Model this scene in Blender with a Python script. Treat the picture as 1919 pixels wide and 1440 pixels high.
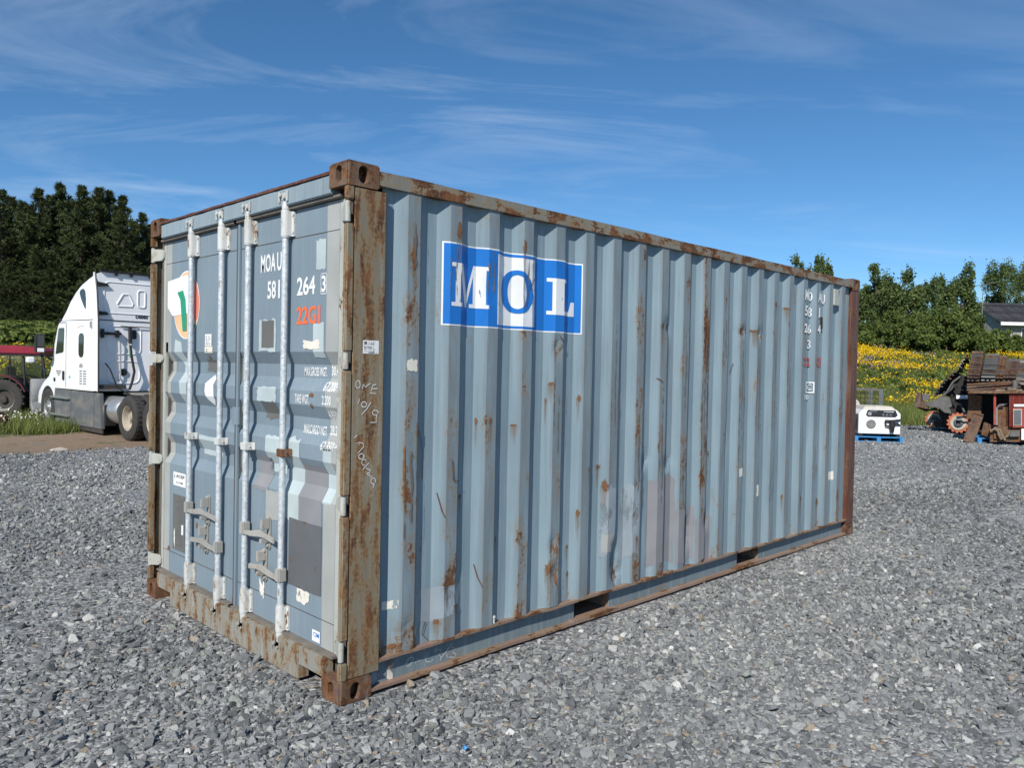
import bpy, bmesh, math, random
import numpy as np
from mathutils import Vector, Matrix, Euler
from mathutils import noise as mnoise
random.seed(7); RNG = np.random.default_rng(11)
R = math.radians
scene = bpy.context.scene
for o in list(bpy.data.objects): bpy.data.objects.remove(o)

# ---------------------------------------------------------------- camera
CAM = Vector((-2.0321, -3.1506, 1.6275)); YAW, PITCH, ROLL = 0.787105, -0.020328, 0.020319
FPX = 1465.97                                   # focal length in photograph pixels (1919 wide)
fwd = Vector((math.cos(YAW)*math.cos(PITCH), math.sin(YAW)*math.cos(PITCH), math.sin(PITCH)))
_r = fwd.cross(Vector((0, 0, 1))).normalized(); _u = _r.cross(fwd)
rgt = math.cos(ROLL)*_r + math.sin(ROLL)*_u; upv = -math.sin(ROLL)*_r + math.cos(ROLL)*_u
cd = bpy.data.cameras.new('camera'); cam = bpy.data.objects.new('camera', cd)
scene.collection.objects.link(cam); scene.camera = cam
m3 = Matrix((rgt, upv, -fwd)).transposed()
cam.matrix_world = Matrix.Translation(CAM) @ m3.to_4x4()
cd.sensor_fit = 'HORIZONTAL'; cd.sensor_width = 36; cd.lens = FPX/1919*36
cd.clip_start = .05; cd.clip_end = 3000
# ---------------------------------------------------------------- sun, sky, exposure
SUN_EL, SUN_DELTA = R(37), R(63.5)              # elevation; angle from the long side's normal
sdir = Vector((-math.sin(SUN_DELTA)*math.cos(SUN_EL), -math.cos(SUN_DELTA)*math.cos(SUN_EL), math.sin(SUN_EL)))
sl = bpy.data.lights.new('sun', 'SUN'); so = bpy.data.objects.new('sun', sl); scene.collection.objects.link(so)
sl.energy = 5.0; sl.angle = R(.53); sl.color = (1, .955, .89)
so.rotation_euler = (-sdir).to_track_quat('-Z', 'Y').to_euler(); so.location = (0, 0, 30)
world = bpy.data.worlds.new('World'); scene.world = world; world.use_nodes = True
wt = world.node_tree; wt.nodes.clear()
def wn(t, **k):
    n = wt.nodes.new(t)
    for a, b in k.items(): setattr(n, a, b)
    return n
sky = wn('ShaderNodeTexSky', sky_type='NISHITA'); sky.sun_disc = False
sky.sun_elevation = SUN_EL; sky.sun_rotation = math.atan2(sdir.x, sdir.y) % (2*math.pi)
sky.altitude = 2200; sky.air_density = 1.0; sky.dust_density = 0; sky.ozone_density = 6
bg = wn('ShaderNodeBackground'); wo = wn('ShaderNodeOutputWorld'); bg.inputs['Strength'].default_value = .110
tcw = wn('ShaderNodeTexCoord'); sep = wn('ShaderNodeSeparateXYZ'); wt.links.new(tcw.outputs['Generated'], sep.inputs[0])
def wmath(op, a, b=None):
    n = wn('ShaderNodeMath', operation=op)
    for i, v in enumerate((a, b)):
        if v is None: continue
        if isinstance(v, (int, float)): n.inputs[i].default_value = v
        else: wt.links.new(v, n.inputs[i])
    return n.outputs[0]
den = wmath('ADD', wmath('MAXIMUM', sep.outputs[2], 0), .12)
cx = wmath('DIVIDE', sep.outputs[0], den); cy = wmath('DIVIDE', sep.outputs[1], den)
comb = wn('ShaderNodeCombineXYZ'); wt.links.new(cx, comb.inputs[0]); wt.links.new(cy, comb.inputs[1])
mp0 = wn('ShaderNodeMapping'); wt.links.new(comb.outputs[0], mp0.inputs[0]); mp0.inputs['Rotation'].default_value = (0, 0, R(33))
mp = wn('ShaderNodeMapping'); wt.links.new(mp0.outputs[0], mp.inputs[0]); mp.inputs['Scale'].default_value = (.44, 1.05, 1); mp.inputs['Location'].default_value = (11.7, 2.6, 0)
n1 = wn('ShaderNodeTexNoise'); wt.links.new(mp.outputs[0], n1.inputs['Vector'])
n1.inputs['Scale'].default_value = 1.25; n1.inputs['Detail'].default_value = 9; n1.inputs['Roughness'].default_value = .60; n1.inputs['Distortion'].default_value = 1.5
mp2 = wn('ShaderNodeMapping'); wt.links.new(comb.outputs[0], mp2.inputs[0]); mp2.inputs['Scale'].default_value = (.42, .42, 1); mp2.inputs['Location'].default_value = (14.1, 1.7, 0)
n2 = wn('ShaderNodeTexNoise'); wt.links.new(mp2.outputs[0], n2.inputs['Vector']); n2.inputs['Scale'].default_value = 1.0; n2.inputs['Detail'].default_value = 3
cr = wn('ShaderNodeValToRGB'); wt.links.new(n1.outputs[0], cr.inputs[0])
cr.color_ramp.elements[0].position = .45; cr.color_ramp.elements[1].position = .85
cr2 = wn('ShaderNodeValToRGB'); wt.links.new(n2.outputs[0], cr2.inputs[0])
cr2.color_ramp.elements[0].position = .36; cr2.color_ramp.elements[1].position = .66
cf = wmath('MULTIPLY', wmath('MULTIPLY', cr.outputs[0], cr2.outputs[0]), .52)
mixw = wn('ShaderNodeMix', data_type='RGBA'); wt.links.new(cf, mixw.inputs[0]); hs_ = wn('ShaderNodeHueSaturation'); hs_.inputs['Saturation'].default_value = 1.10; hs_.inputs['Hue'].default_value = .493; wt.links.new(sky.outputs[0], hs_.inputs['Color']); wt.links.new(hs_.outputs[0], mixw.inputs[6])
mixw.inputs[7].default_value = (6.6, 7.6, 9.0, 1)
wt.links.new(mixw.outputs[2], bg.inputs[0]); wt.links.new(bg.outputs[0], wo.inputs[0])
vs = scene.view_settings; vs.view_transform = 'Standard'; vs.look = 'None'; vs.exposure = .12; vs.gamma = 1; vs.use_curve_mapping = False
scene.render.engine = 'CYCLES'

# ---------------------------------------------------------------- helpers
FH = Vector((math.cos(YAW), math.sin(YAW), 0)); RH = Vector((math.sin(YAW), -math.cos(YAW), 0))
def ray(px, py): return fwd + rgt*((px-959.5)/FPX) - upv*((py-720)/FPX)
def at(px, py, dep):                            # point seen at a pixel, dep metres in front of the camera
    d = ray(px, py); return CAM + d*(dep/d.dot(FH))
def ud(u, d, z=0): v = CAM + RH*u + FH*d; return Vector((v.x, v.y, z))
def to_ud(x, y): dx, dy = x-CAM.x, y-CAM.y; return dx*RH.x+dy*RH.y, dx*FH.x+dy*FH.y
COL = scene.collection
def tag(o, label=None, cat=None, group=None, kind=None):
    if label: o['label'] = label
    if cat: o['category'] = cat
    if group: o['group'] = group
    if kind: o['kind'] = kind
    return o
def empty(name, loc=(0, 0, 0), rz=0, label=None, cat=None, group=None):
    o = bpy.data.objects.new(name, None); COL.objects.link(o); o.location = loc; o.rotation_euler = (0, 0, rz)
    o.empty_display_size = .2
    return tag(o, label, cat, group)
def link(name, me, mat, parent=None):
    o = bpy.data.objects.new(name, me); COL.objects.link(o)
    if mat is not None:
        for m in (mat if isinstance(mat, (list, tuple)) else [mat]): me.materials.append(m)
    if parent is not None: o.parent = parent
    return o
def copy_tree(o, parent=None):
    c = o.copy(); COL.objects.link(c); c.parent = parent
    for ch in o.children: copy_tree(ch, c)
    return c
class MB:
    def __init__(s): s.v = []; s.f = []; s.mi = []
    def add(s, vs, fs, mi=0):
        b = len(s.v); s.v += [tuple(v) for v in vs]; s.f += [tuple(i+b for i in f) for f in fs]; s.mi += [mi]*len(fs); return s
    def box(s, x0, x1, y0, y1, z0, z1, mi=0, M=None):
        vs = [Vector(p) for p in ((x0,y0,z0),(x1,y0,z0),(x1,y1,z0),(x0,y1,z0),(x0,y0,z1),(x1,y0,z1),(x1,y1,z1),(x0,y1,z1))]
        if M is not None: vs = [M @ v for v in vs]
        return s.add(vs, [(0,3,2,1),(4,5,6,7),(0,1,5,4),(1,2,6,5),(2,3,7,6),(3,0,4,7)], mi)
    def tube(s, pts, r, n=8, caps=True, mi=0):
        pts = [Vector(p) for p in pts]; rr = r if isinstance(r, (list, tuple)) else [r]*len(pts)
        b = len(s.v); prev = None
        for i, p in enumerate(pts):
            t = (pts[min(i+1, len(pts)-1)]-pts[max(i-1, 0)])
            t = t.normalized() if t.length > 1e-9 else Vector((0, 0, 1))
            a = Vector((0, 0, 1)) if abs(t.z) < .9 else Vector((1, 0, 0))
            if prev is not None: a = prev
            x = (a - t*a.dot(t))
            x = x.normalized() if x.length > 1e-6 else t.orthogonal().normalized()
            y = t.cross(x); prev = x
            for k in range(n):
                q = 2*math.pi*k/n; s.v.append(tuple(p + (x*math.cos(q)+y*math.sin(q))*rr[i]))
        for i in range(len(pts)-1):
            for k in range(n):
                k2 = (k+1) % n; s.f.append((b+i*n+k, b+i*n+k2, b+(i+1)*n+k2, b+(i+1)*n+k)); s.mi.append(mi)
        if caps:
            s.f.append(tuple(b+k for k in reversed(range(n)))); s.mi.append(mi)
            s.f.append(tuple(b+(len(pts)-1)*n+k for k in range(n))); s.mi.append(mi)
        return s
    def prism(s, poly, d0, d1, axis='y', mi=0, M=None):     # polygon in the other two axes, extruded d0..d1
        def mk(a, b, d):
            v = Vector({'x': (d, a, b), 'y': (a, d, b), 'z': (a, b, d)}[axis]); return M @ v if M is not None else v
        n = len(poly); vs = [mk(a, b, d0) for a, b in poly]+[mk(a, b, d1) for a, b in poly]
        fs = [tuple(range(n)), tuple(reversed(range(n, 2*n)))]+[(i, i+n, (i+1) % n+n, (i+1) % n) for i in range(n)]
        return s.add(vs, fs, mi)
    def lathe(s, prof, n=24, axis='y', c=(0, 0, 0), mi=0, M=None, closed=False, caps=True):  # prof: (radius, along)
        b = []; cx_, cy_, cz_ = c
        for r, a in prof:
            for k in range(n):
                q = 2*math.pi*k/n; x, y = r*math.cos(q), r*math.sin(q)
                v = Vector({'x': (a+cx_, x+cy_, y+cz_), 'y': (x+cx_, a+cy_, y+cz_), 'z': (x+cx_, y+cy_, a+cz_)}[axis])
                b.append(M @ v if M is not None else v)
        m = len(prof); fs = []
        for i in range(m if closed else m-1):
            j = (i+1) % m
            for k in range(n): fs.append((i*n+k, i*n+(k+1) % n, j*n+(k+1) % n, j*n+k))
        if not closed and caps: fs += [tuple(range(n)), tuple(reversed(range((m-1)*n, m*n)))]
        return s.add(b, fs, mi)
    def build(s, name, mat, parent=None, bevel=0, seg=2, smooth=None):
        me = bpy.data.meshes.new(name); me.from_pydata(s.v, [], s.f); me.update()
        if any(s.mi): me.polygons.foreach_set('material_index', s.mi)
        bm = bmesh.new(); bm.from_mesh(me)
        bmesh.ops.recalc_face_normals(bm, faces=bm.faces)
        if bevel:
            ed = [e for e in bm.edges if len(e.link_faces) == 2 and e.calc_face_angle(0) > R(35)]
            bmesh.ops.bevel(bm, geom=ed, offset=bevel, segments=seg, affect='EDGES', clamp_overlap=True)
        bm.to_mesh(me); bm.free()
        if smooth:
            me.polygons.foreach_set('use_smooth', [True]*len(me.polygons)); me.set_sharp_from_angle(angle=R(smooth))
        return link(name, me, mat, parent)
def rrect(x0, x1, y0, y1, r, n=4):
    p = []
    for cx_, cy_, a in ((x1-r, y1-r, 0), (x0+r, y1-r, 90), (x0+r, y0+r, 180), (x1-r, y0+r, 270)):
        for k in range(n+1): q = R(a+90*k/n); p.append((cx_+r*math.cos(q), cy_+r*math.sin(q)))
    return p
def blob(cx_, cy_, w, h, n=14, j=.25, rng=random):
    return [(cx_+w/2*math.cos(2*math.pi*k/n)*(1+rng.uniform(-j, j)), cy_+h/2*math.sin(2*math.pi*k/n)*(1+rng.uniform(-j, j))) for k in range(n)]

# ---------------------------------------------------------------- materials
class G:
    def __init__(s, name):
        s.m = bpy.data.materials.new(name); s.m.use_nodes = True; s.t = s.m.node_tree
        s.b = s.t.nodes['Principled BSDF']; s.out = s.t.nodes['Material Output']; s._tc = None
    def n(s, typ, **k):
        x = s.t.nodes.new(typ)
        for a, b in k.items(): setattr(x, a, b)
        return x
    def put(s, sock, v):
        if isinstance(v, bpy.types.NodeSocket): s.t.links.new(v, sock)
        elif isinstance(v, (tuple, list)): sock.default_value = tuple(v)+((1,) if len(v) == 3 and len(sock.default_value) == 4 else ())
        else: sock.default_value = v
    def obj(s):
        if s._tc is None: s._tc = s.n('ShaderNodeTexCoord')
        return s._tc.outputs['Object']
    def mapv(s, v, scale=(1, 1, 1), loc=(0, 0, 0), rot=(0, 0, 0)):
        m = s.n('ShaderNodeMapping'); s.put(m.inputs[0], v); m.inputs['Scale'].default_value = scale; m.inputs['Location'].default_value = loc; m.inputs['Rotation'].default_value = rot
        return m.outputs[0]
    def noise(s, v, scale, detail=4, rough=.55, dist=0):
        m = s.n('ShaderNodeTexNoise'); s.put(m.inputs['Vector'], v); m.inputs['Scale'].default_value = scale; m.inputs['Detail'].default_value = detail; m.inputs['Roughness'].default_value = rough; m.inputs['Distortion'].default_value = dist
        return m.outputs[0]
    def vor(s, v, scale, feature='F1', out='Distance'):
        m = s.n('ShaderNodeTexVoronoi', feature=feature); s.put(m.inputs['Vector'], v); m.inputs['Scale'].default_value = scale
        return m.outputs[out]
    def math(s, op, a, b=0, clamp=False):
        m = s.n('ShaderNodeMath', operation=op); m.use_clamp = clamp; s.put(m.inputs[0], a); s.put(m.inputs[1], b); return m.outputs[0]
    def step(s, v, a, b, lo=0., hi=1.):
        m = s.n('ShaderNodeMapRange', interpolation_type='SMOOTHSTEP'); s.put(m.inputs[0], v); s.put(m.inputs[1], a); s.put(m.inputs[2], b); m.inputs[3].default_value = lo; m.inputs[4].default_value = hi
        return m.outputs[0]
    def mix(s, f, a, b, mode='MIX'):
        m = s.n('ShaderNodeMix', data_type='RGBA', blend_type=mode); s.put(m.inputs[0], f); s.put(m.inputs[6], a); s.put(m.inputs[7], b); return m.outputs[2]
    def ramp(s, f, stops):
        m = s.n('ShaderNodeValToRGB'); s.put(m.inputs[0], f); e = m.color_ramp.elements
        while len(e) < len(stops): e.new(.5)
        for i, (p, c) in enumerate(stops): e[i].position = p; e[i].color = tuple(c)+(1,) if len(c) == 3 else c
        return m.outputs[0]
    def attr(s, name, typ='GEOMETRY', out='Fac'):
        m = s.n('ShaderNodeAttribute', attribute_name=name, attribute_type=typ); return m.outputs[out]
    def bump(s, h, strength=.3, dist=.01):
        m = s.n('ShaderNodeBump'); m.inputs['Strength'].default_value = strength; m.inputs['Distance'].default_value = dist; s.put(m.inputs['Height'], h)
        s.t.links.new(m.outputs[0], s.b.inputs['Normal']); return m
    def fin(s, col=None, rough=None, metal=None, spec=None):
        if col is not None: s.put(s.b.inputs['Base Color'], col)
        if rough is not None: s.put(s.b.inputs['Roughness'], rough)
        if metal is not None: s.put(s.b.inputs['Metallic'], metal)
        if spec is not None: s.put(s.b.inputs['Specular IOR Level'], spec)
        return s.m
def sr(r, g, b):                                   # sRGB 0-255 to linear
    f = lambda c: ((c/255+.055)/1.055)**2.4 if c > 10 else c/255/12.92
    return (f(r), f(g), f(b))
RUST = [(.25, (.042, .023, .015)), (.45, (.10, .045, .023)), (.6, (.18, .078, .033)), (.78, (.30, .14, .055))]
def plain(name, col, rough=.5, metal=0, var=.12, scale=6, bump=.0, bscale=60, spec=.5):
    g = G(name); v = g.obj(); a = g.noise(v, scale, 5, .6)
    c = g.mix(1, col, g.ramp(a, [(.25, (1-var,)*3), (.75, (1+var*.6,)*3)]), 'MULTIPLY')
    if bump: g.bump(g.noise(v, bscale, 4), bump, .004)
    return g.fin(c, g.math('ADD', g.math('MULTIPLY', a, .18), rough-.09), metal, spec)
def worn(name, paint, thr=.6, scale=5, stretch=(1, 1, .4), rough=.5, attr=False, streak=.3, stain=.5, dust=.2, fine=.25, rust=RUST, seed=0, metal=0, wearcol=None, rrough=.92, soft=.03):
    g = G(name); v = g.mapv(g.obj(), loc=(seed*3.7, seed*1.3, seed*2.1))
    a = g.noise(g.mapv(v, stretch), scale, 9, .66, .3); b = g.noise(v, 55, 5, .65)
    m = g.math('ADD', a, g.math('MULTIPLY', g.math('SUBTRACT', b, .5), fine))
    if attr: m = g.math('ADD', m, g.attr('rust'))
    mask = g.step(m, thr-soft*.6, thr+soft); halo = g.step(m, thr-.13, thr+.01)
    big = g.noise(v, 1.3, 4, .5); st = g.noise(g.mapv(v, (26, 26, .9)), 1.6, 5, .6)
    c = g.mix(1, paint, g.ramp(big, [(.3, (.86, .87, .88)), (.7, (1.08, 1.07, 1.06))]), 'MULTIPLY')
    c = g.mix(g.math('MULTIPLY', g.step(b, .45, .75), .18), c, (.9, .9, .9), 'MULTIPLY')
    c = g.mix(g.math('MULTIPLY', g.step(st, .52, .74), streak), c, (.115, .105, .085))
    c = g.mix(g.math('MULTIPLY', g.step(st, .50, .30), streak*.55), c, (.45, .47, .47))
    if attr and wearcol:
        w = g.math('MULTIPLY', g.attr('wear'), g.step(g.noise(g.mapv(v, (9, 9, 1.1)), 2.2, 6, .65), .30, .62, .25, 1.0))
        c = g.mix(g.math('MULTIPLY', w, .85), c, wearcol)
    if dust: c = g.mix(g.math('MULTIPLY', g.step(g.noise(v, 2.1, 6, .6), .45, .75), dust), c, (.26, .235, .19))
    c = g.mix(g.math('MULTIPLY', halo, stain), c, (.25, .165, .075))
    rc = g.ramp(g.noise(g.mapv(v, (1, 1, .5)), 17, 7, .7), rust)
    c = g.mix(mask, c, rc)
    g.bump(g.math('ADD', g.math('MULTIPLY', mask, .8), g.math('MULTIPLY', b, .5)), .35, .0025)
    return g.fin(c, g.math('ADD', g.math('MULTIPLY', mask, rrough-rough), g.math('ADD', g.math('MULTIPLY', b, .16), rough-.08)), metal, .28)
# ================================================================ ground
def lerp_tab(tab, x):
    if x <= tab[0][0]: return tab[0][1]
    for (a, b), (c, d) in zip(tab, tab[1:]):
        if x <= c: return b+(d-b)*(x-a)/(c-a)
    return tab[-1][1]
EDGE = [(-40, 12.0), (-14, 12.4), (-8.5, 13.0), (-6.9, 14.6), (-3, 17), (3, 20.5), (12.6, 25.6), (20, 28.2), (40, 33)]
def edge(u): return lerp_tab(EDGE, u)
RISE0 = [(-40, 21), (-8, 21.5), (2, 23), (12.6, 26.3), (40, 33)]
def height(u, d):
    e = edge(u); low = -.2*min(1, max(0, (d-e-.2)/2.2))*min(1, max(0, (4-u)/8))
    t = (d-lerp_tab(RISE0, u))
    if t <= 0: h = 0
    elif t < 4: h = .155*t*t/8
    else: h = .155*(t-2)
    cap = 3.75+.25*math.sin(u*.07)
    if h > cap-1: h = cap-1+1-math.exp(-(h-cap+1))
    if t > 0: h += .10*mnoise.noise(Vector((u*.23, d*.23, 3)))*min(1, t/5)
    if d > 70: h += (d-70)*.004
    return low+h
def gz(x, y): return height(*to_ud(x, y))
def ground_pt(u, d): return ud(u, d, height(u, d))
us = sorted(set([-900, -500, -300, -180, -120, -80]+[round(-60+i*.8, 2) for i in range(151)]+[80, 120, 180, 300, 500, 900]))
ds = sorted(set([-600, -300, -120, -60, -30, -12, -4, 2, 6, 9]+[round(11+i*.5, 2) for i in range(110)]+[68, 72, 80, 95, 120, 160, 240, 400, 800, 1500]))
vs_, fs_, dirt = [], [], []
for d in ds:
    for u in us:
        vs_.append(ground_pt(u, d)+Vector((0, 0, -.03 if d < edge(u)+.4 else 0)))
        k = d-edge(u); q = 0
        if u < 6: q = 1-max(0, min(1, (k-5.6-max(0, (u+11.2))*1.8)/1.6))
        else: q = 1-max(0, min(1, (k-.1)/.4))
        dirt.append(q)
nu = len(us)
for j in range(len(ds)-1):
    for i in range(nu-1): fs_.append((j*nu+i, j*nu+i+1, (j+1)*nu+i+1, (j+1)*nu+i))
me = bpy.data.meshes.new('ground'); me.from_pydata(vs_, [], fs_)
me.attributes.new('dirt', 'FLOAT', 'POINT').data.foreach_set('value', dirt)
g = G('soil_and_turf'); v = g.obj()
na = g.noise(v, .9, 6, .6); nb = g.noise(v, 9, 6, .65); nc = g.noise(v, 55, 4, .7)
grass = g.mix(nb, (.05, .085, .02), (.125, .165, .045)); grass = g.mix(g.step(na, .5, .7), grass, (.15, .15, .06))
soil = g.mix(nb, (.15, .10, .066), (.33, .245, .17)); soil = g.mix(g.step(nc, .52, .66), soil, (.40, .34, .28)); soil = g.mix(g.step(na, .56, .7), soil, (.20, .195, .19)); soil = g.mix(g.step(g.noise(v, 2.2, 5, .6), .56, .66), soil, (.11, .125, .05))
dm = g.step(g.math('ADD', g.attr('dirt'), g.math('MULTIPLY', g.math('SUBTRACT', nb, .5), .9)), .4, .62)
g.bump(g.math('ADD', nb, g.math('MULTIPLY', nc, .5)), .6, .06)
GROUND_M = g.fin(g.mix(dm, grass, soil), .95, spec=.15)
ground = tag(link('ground', me, GROUND_M), 'ground of turf and bare brown earth rising to a bank behind the yard', kind='structure')
me.polygons.foreach_set('use_smooth', [True]*len(me.polygons))
# gravel sheet (far stones are only its texture)
vs_, fs_ = [], []
uu = [-40+i*.5 for i in range(161)]; rows = 60
for i, u in enumerate(uu):
    e = edge(u)+.35*mnoise.noise(Vector((u*.9, 0, 9)))+.18*mnoise.noise(Vector((u*3.1, 4, 9)))
    for j in range(rows+1):
        t = j/rows; d = -14+(e+14)*(1-(1-t)**1.4)
        z = .004+.012*mnoise.noise(Vector((u*.5, d*.5, 1)))*(1 if d > 2 else 0)
        vs_.append(ud(u, d, z-.05*max(0, t-.97)/.03))
for i in range(len(uu)-1):
    for j in range(rows): a = i*(rows+1)+j; fs_.append((a, a+rows+1, a+rows+2, a+1))
me = bpy.data.meshes.new('gravel_yard'); me.from_pydata(vs_, [], fs_)
g = G('gravel_bed'); v = g.mapv(g.obj(), (1, 1, .2))
vc = g.vor(g.mapv(v, (1, 1.35, 1)), 30, 'F1', 'Color'); vd = g.vor(g.mapv(v, (1, 1.35, 1)), 30, 'F1', 'Distance')
vc2 = g.vor(v, 75, 'F1', 'Color'); sp = g.n('ShaderNodeSeparateColor'); g.put(sp.inputs[0], vc); s2 = g.n('ShaderNodeSeparateColor'); g.put(s2.inputs[0], vc2)
val = g.math('ADD', g.math('MULTIPLY', sp.outputs[0], .65), g.math('MULTIPLY', s2.outputs[1], .35))
big = g.noise(g.obj(), .35, 5, .6)
c = g.ramp(val, [(.12, (.08, .085, .089)), (.4, (.18, .186, .19)), (.7, (.295, .30, .298)), (.9, (.45, .45, .43))])
c = g.mix(g.step(big, .42, .62), c, g.mix(1, c, (1.2, 1.18, 1.14), 'MULTIPLY'))
c = g.mix(g.step(sp.outputs[1], .94, .97), c, (.27, .20, .14))
g.bump(g.math('ADD', g.math('MULTIPLY', sp.outputs[2], .9), g.math('MULTIPLY', vd, -.8)), .9, .02)
tag(link('gravel_yard', me, g.fin(c, .85, spec=.3)), 'flat grey crushed stone yard surface', kind='structure')
# loose stones: real instances near the camera
def stone_mesh(k):
    rng = random.Random(100+k); bm = bmesh.new()
    ax = (1, rng.uniform(.6, .85), rng.uniform(.42, .72))
    for i in range(11 if k < 8 else 9):
        p = Vector((rng.gauss(0, 1), rng.gauss(0, 1), rng.gauss(0, 1))).normalized()
        q = max(abs(p.x), abs(p.y), abs(p.z)); p = p/(q*.55+.45)
        bm.verts.new((p.x*ax[0]*.5, p.y*ax[1]*.5, p.z*ax[2]*.5))
    r = bmesh.ops.convex_hull(bm, input=bm.verts)
    bmesh.ops.delete(bm, geom=[v for v in bm.verts if not v.link_faces], context='VERTS')
    bmesh.ops.recalc_face_normals(bm, faces=bm.faces)
    m = bpy.data.meshes.new('stone'); bm.to_mesh(m); bm.free(); return m
g = G('crushed_stone'); t = g.attr('tint', 'INSTANCER'); h = g.attr('hue', 'INSTANCER'); v = g.obj()
c = g.ramp(t, [(.0, (.065, .070, .074)), (.35, (.165, .172, .175)), (.68, (.285, .291, .288)), (.9, (.41, .41, .39)), (1, (.58, .575, .54))])
c = g.mix(g.step(h, .984, .988), c, (.30, .25, .19)); c = g.mix(g.step(h, .05, .04), c, (.27, .29, .26))
c = g.mix(g.math('MULTIPLY', g.noise(v, 3.5, 5, .7), .45), c, g.mix(1, c, (1.5, 1.5, 1.48), 'MULTIPLY'))
g.bump(g.noise(v, 7, 4, .7), .5, .08)
STONE_M = g.fin(c, .8, spec=.35)
scol = bpy.data.collections.new('stone_shapes')
for k in range(12):
    sm = stone_mesh(k); sm.materials.append(STONE_M); scol.objects.link(bpy.data.objects.new('stone_shape_%02d' % k, sm))
def scatter_stones():
    P, S = [], []
    for d0, d1, dens, size in ((1.6, 5.2, 3900, 1.0), (5.2, 8.5, 2700, 1.06), (8.5, 13, 1050, 1.2), (13, 19, 420, 1.4), (19, 28, 150, 1.6)):
        half = (d1*.78+1.2); n = int((d1-d0)*2*half*dens)
        u = RNG.uniform(-half, half, n); d = RNG.uniform(d0, d1, n)
        k = np.abs(u) < d*.74+1.0
        x = CAM.x+RH.x*u+FH.x*d; y = CAM.y+RH.y*u+FH.y*d
        k &= ~((x > .03) & (x < 6.04) & (y > -.025) & (y < 2.35) & ~((x < .19) & (y < .17)))         # nothing under the middle of the container
        k &= ~((x > 1.2) & (y > 3.2+0*x) & (x < 8) & (d < 15) & (u > -4.6) & (u < 5) & (y < 12))   # hidden behind it
        e = np.interp(u, [a for a, b in EDGE], [b for a, b in EDGE])
        k &= d < e-.05+RNG.normal(0, .22, n)
        x, y = x[k], y[k]; s = RNG.lognormal(math.log(.0236), .40, len(x))*size
        s = np.clip(s, .012, .075)
        inside = (x > -.02) & (x < 6.08) & (y > -.02) & (y < 2.46)
        s[inside] = np.minimum(s[inside], .022)
        P.append(np.stack([x, y, s*RNG.uniform(.05, .34, len(x))-.002-.008*inside], 1)); S.append(s)
    P = np.concatenate(P); S = np.concatenate(S); n = len(P)
    me = bpy.data.meshes.new('gravel'); me.vertices.add(n); me.vertices.foreach_set('co', P.astype(np.float32).ravel())
    rot = np.stack([RNG.normal(0, .5, n), RNG.normal(0, .5, n), RNG.uniform(0, 6.283, n)], 1).astype(np.float32)
    patch = np.array([1.3*mnoise.noise(Vector((p[0]*.28, p[1]*.42, 5)))+.5*mnoise.noise(Vector((p[0]*1.7, p[1]*1.7, 2))) for p in P[::1]])
    tint = np.clip(RNG.beta(2.0, 2.6, n)+.16*patch+(RNG.random(n) > .985)*.25, 0, 1).astype(np.float32)
    for nm, ty, dat, key in (('rot', 'FLOAT_VECTOR', rot.ravel(), 'vector'), ('scl', 'FLOAT', S.astype(np.float32), 'value'), ('tint', 'FLOAT', tint, 'value'), ('hue', 'FLOAT', RNG.random(n).astype(np.float32), 'value'), ('pick', 'INT', RNG.integers(0, 12, n).astype(np.int32), 'value')):
        me.attributes.new(nm, ty, 'POINT').data.foreach_set(key, dat)
    o = tag(link('gravel', me, STONE_M), 'loose angular grey crushed stones covering the yard', kind='stuff')
    ng = bpy.data.node_groups.new('scatter_stones', 'GeometryNodeTree')
    ng.interface.new_socket('Geometry', in_out='INPUT', socket_type='NodeSocketGeometry'); ng.interface.new_socket('Geometry', in_out='OUTPUT', socket_type='NodeSocketGeometry')
    A = ng.nodes.new; L = ng.links.new
    gi, go, ip, ci = A('NodeGroupInput'), A('NodeGroupOutput'), A('GeometryNodeInstanceOnPoints'), A('GeometryNodeCollectionInfo')
    ci.inputs['Collection'].default_value = scol; ci.inputs['Separate Children'].default_value = True; ci.inputs['Reset Children'].default_value = True
    def na_(nm, ty):
        x = A('GeometryNodeInputNamedAttribute'); x.data_type = ty; x.inputs[0].default_value = nm
        return next(q for q in x.outputs if q.enabled and q.name == 'Attribute')
    L(gi.outputs[0], ip.inputs['Points']); L(ci.outputs[0], ip.inputs['Instance']); ip.inputs['Pick Instance'].default_value = True
    L(na_('pick', 'INT'), ip.inputs['Instance Index']); L(na_('rot', 'FLOAT_VECTOR'), ip.inputs['Rotation']); L(na_('scl', 'FLOAT'), ip.inputs['Scale'])
    L(ip.outputs[0], go.inputs[0])
    md = o.modifiers.new('scatter', 'NODES'); md.node_group = ng
    return n
scatter_stones()
# ================================================================ shipping container
CL, CW, CH = 6.058, 2.438, 2.591
PAINT = (.212, .288, .328)
M_side = worn('container_side_paint', PAINT, thr=.71, scale=7, attr=True, streak=.25, stain=.45, dust=.05, wearcol=(.155, .17, .175), fine=.34, soft=.06)
M_door = worn('container_door_paint', (.19, .245, .285), thr=.78, scale=6, streak=.13, stain=.2, dust=.06, seed=1)
M_post = worn('rusting_grey_paint', (.215, .19, .14), thr=.53, scale=10, stretch=(1.8, 1.8, .34), streak=.4, stain=.8, dust=.3, seed=2, soft=.10, fine=.35)
M_post2 = worn('rusted_red_paint', (.10, .035, .022), thr=.60, scale=9, streak=.25, stain=.2, seed=3)
M_rail = worn('rail_paint_rust', (.21, .205, .175), thr=.51, scale=9, stretch=(.6, 1, 1.2), streak=.2, stain=.6, dust=.3, seed=4)
M_brail = worn('bottom_rail_paint', (.165, .215, .238), thr=.69, scale=8, stretch=(.7, 1, .6), streak=.35, stain=.7, dust=.12, seed=5)
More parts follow.
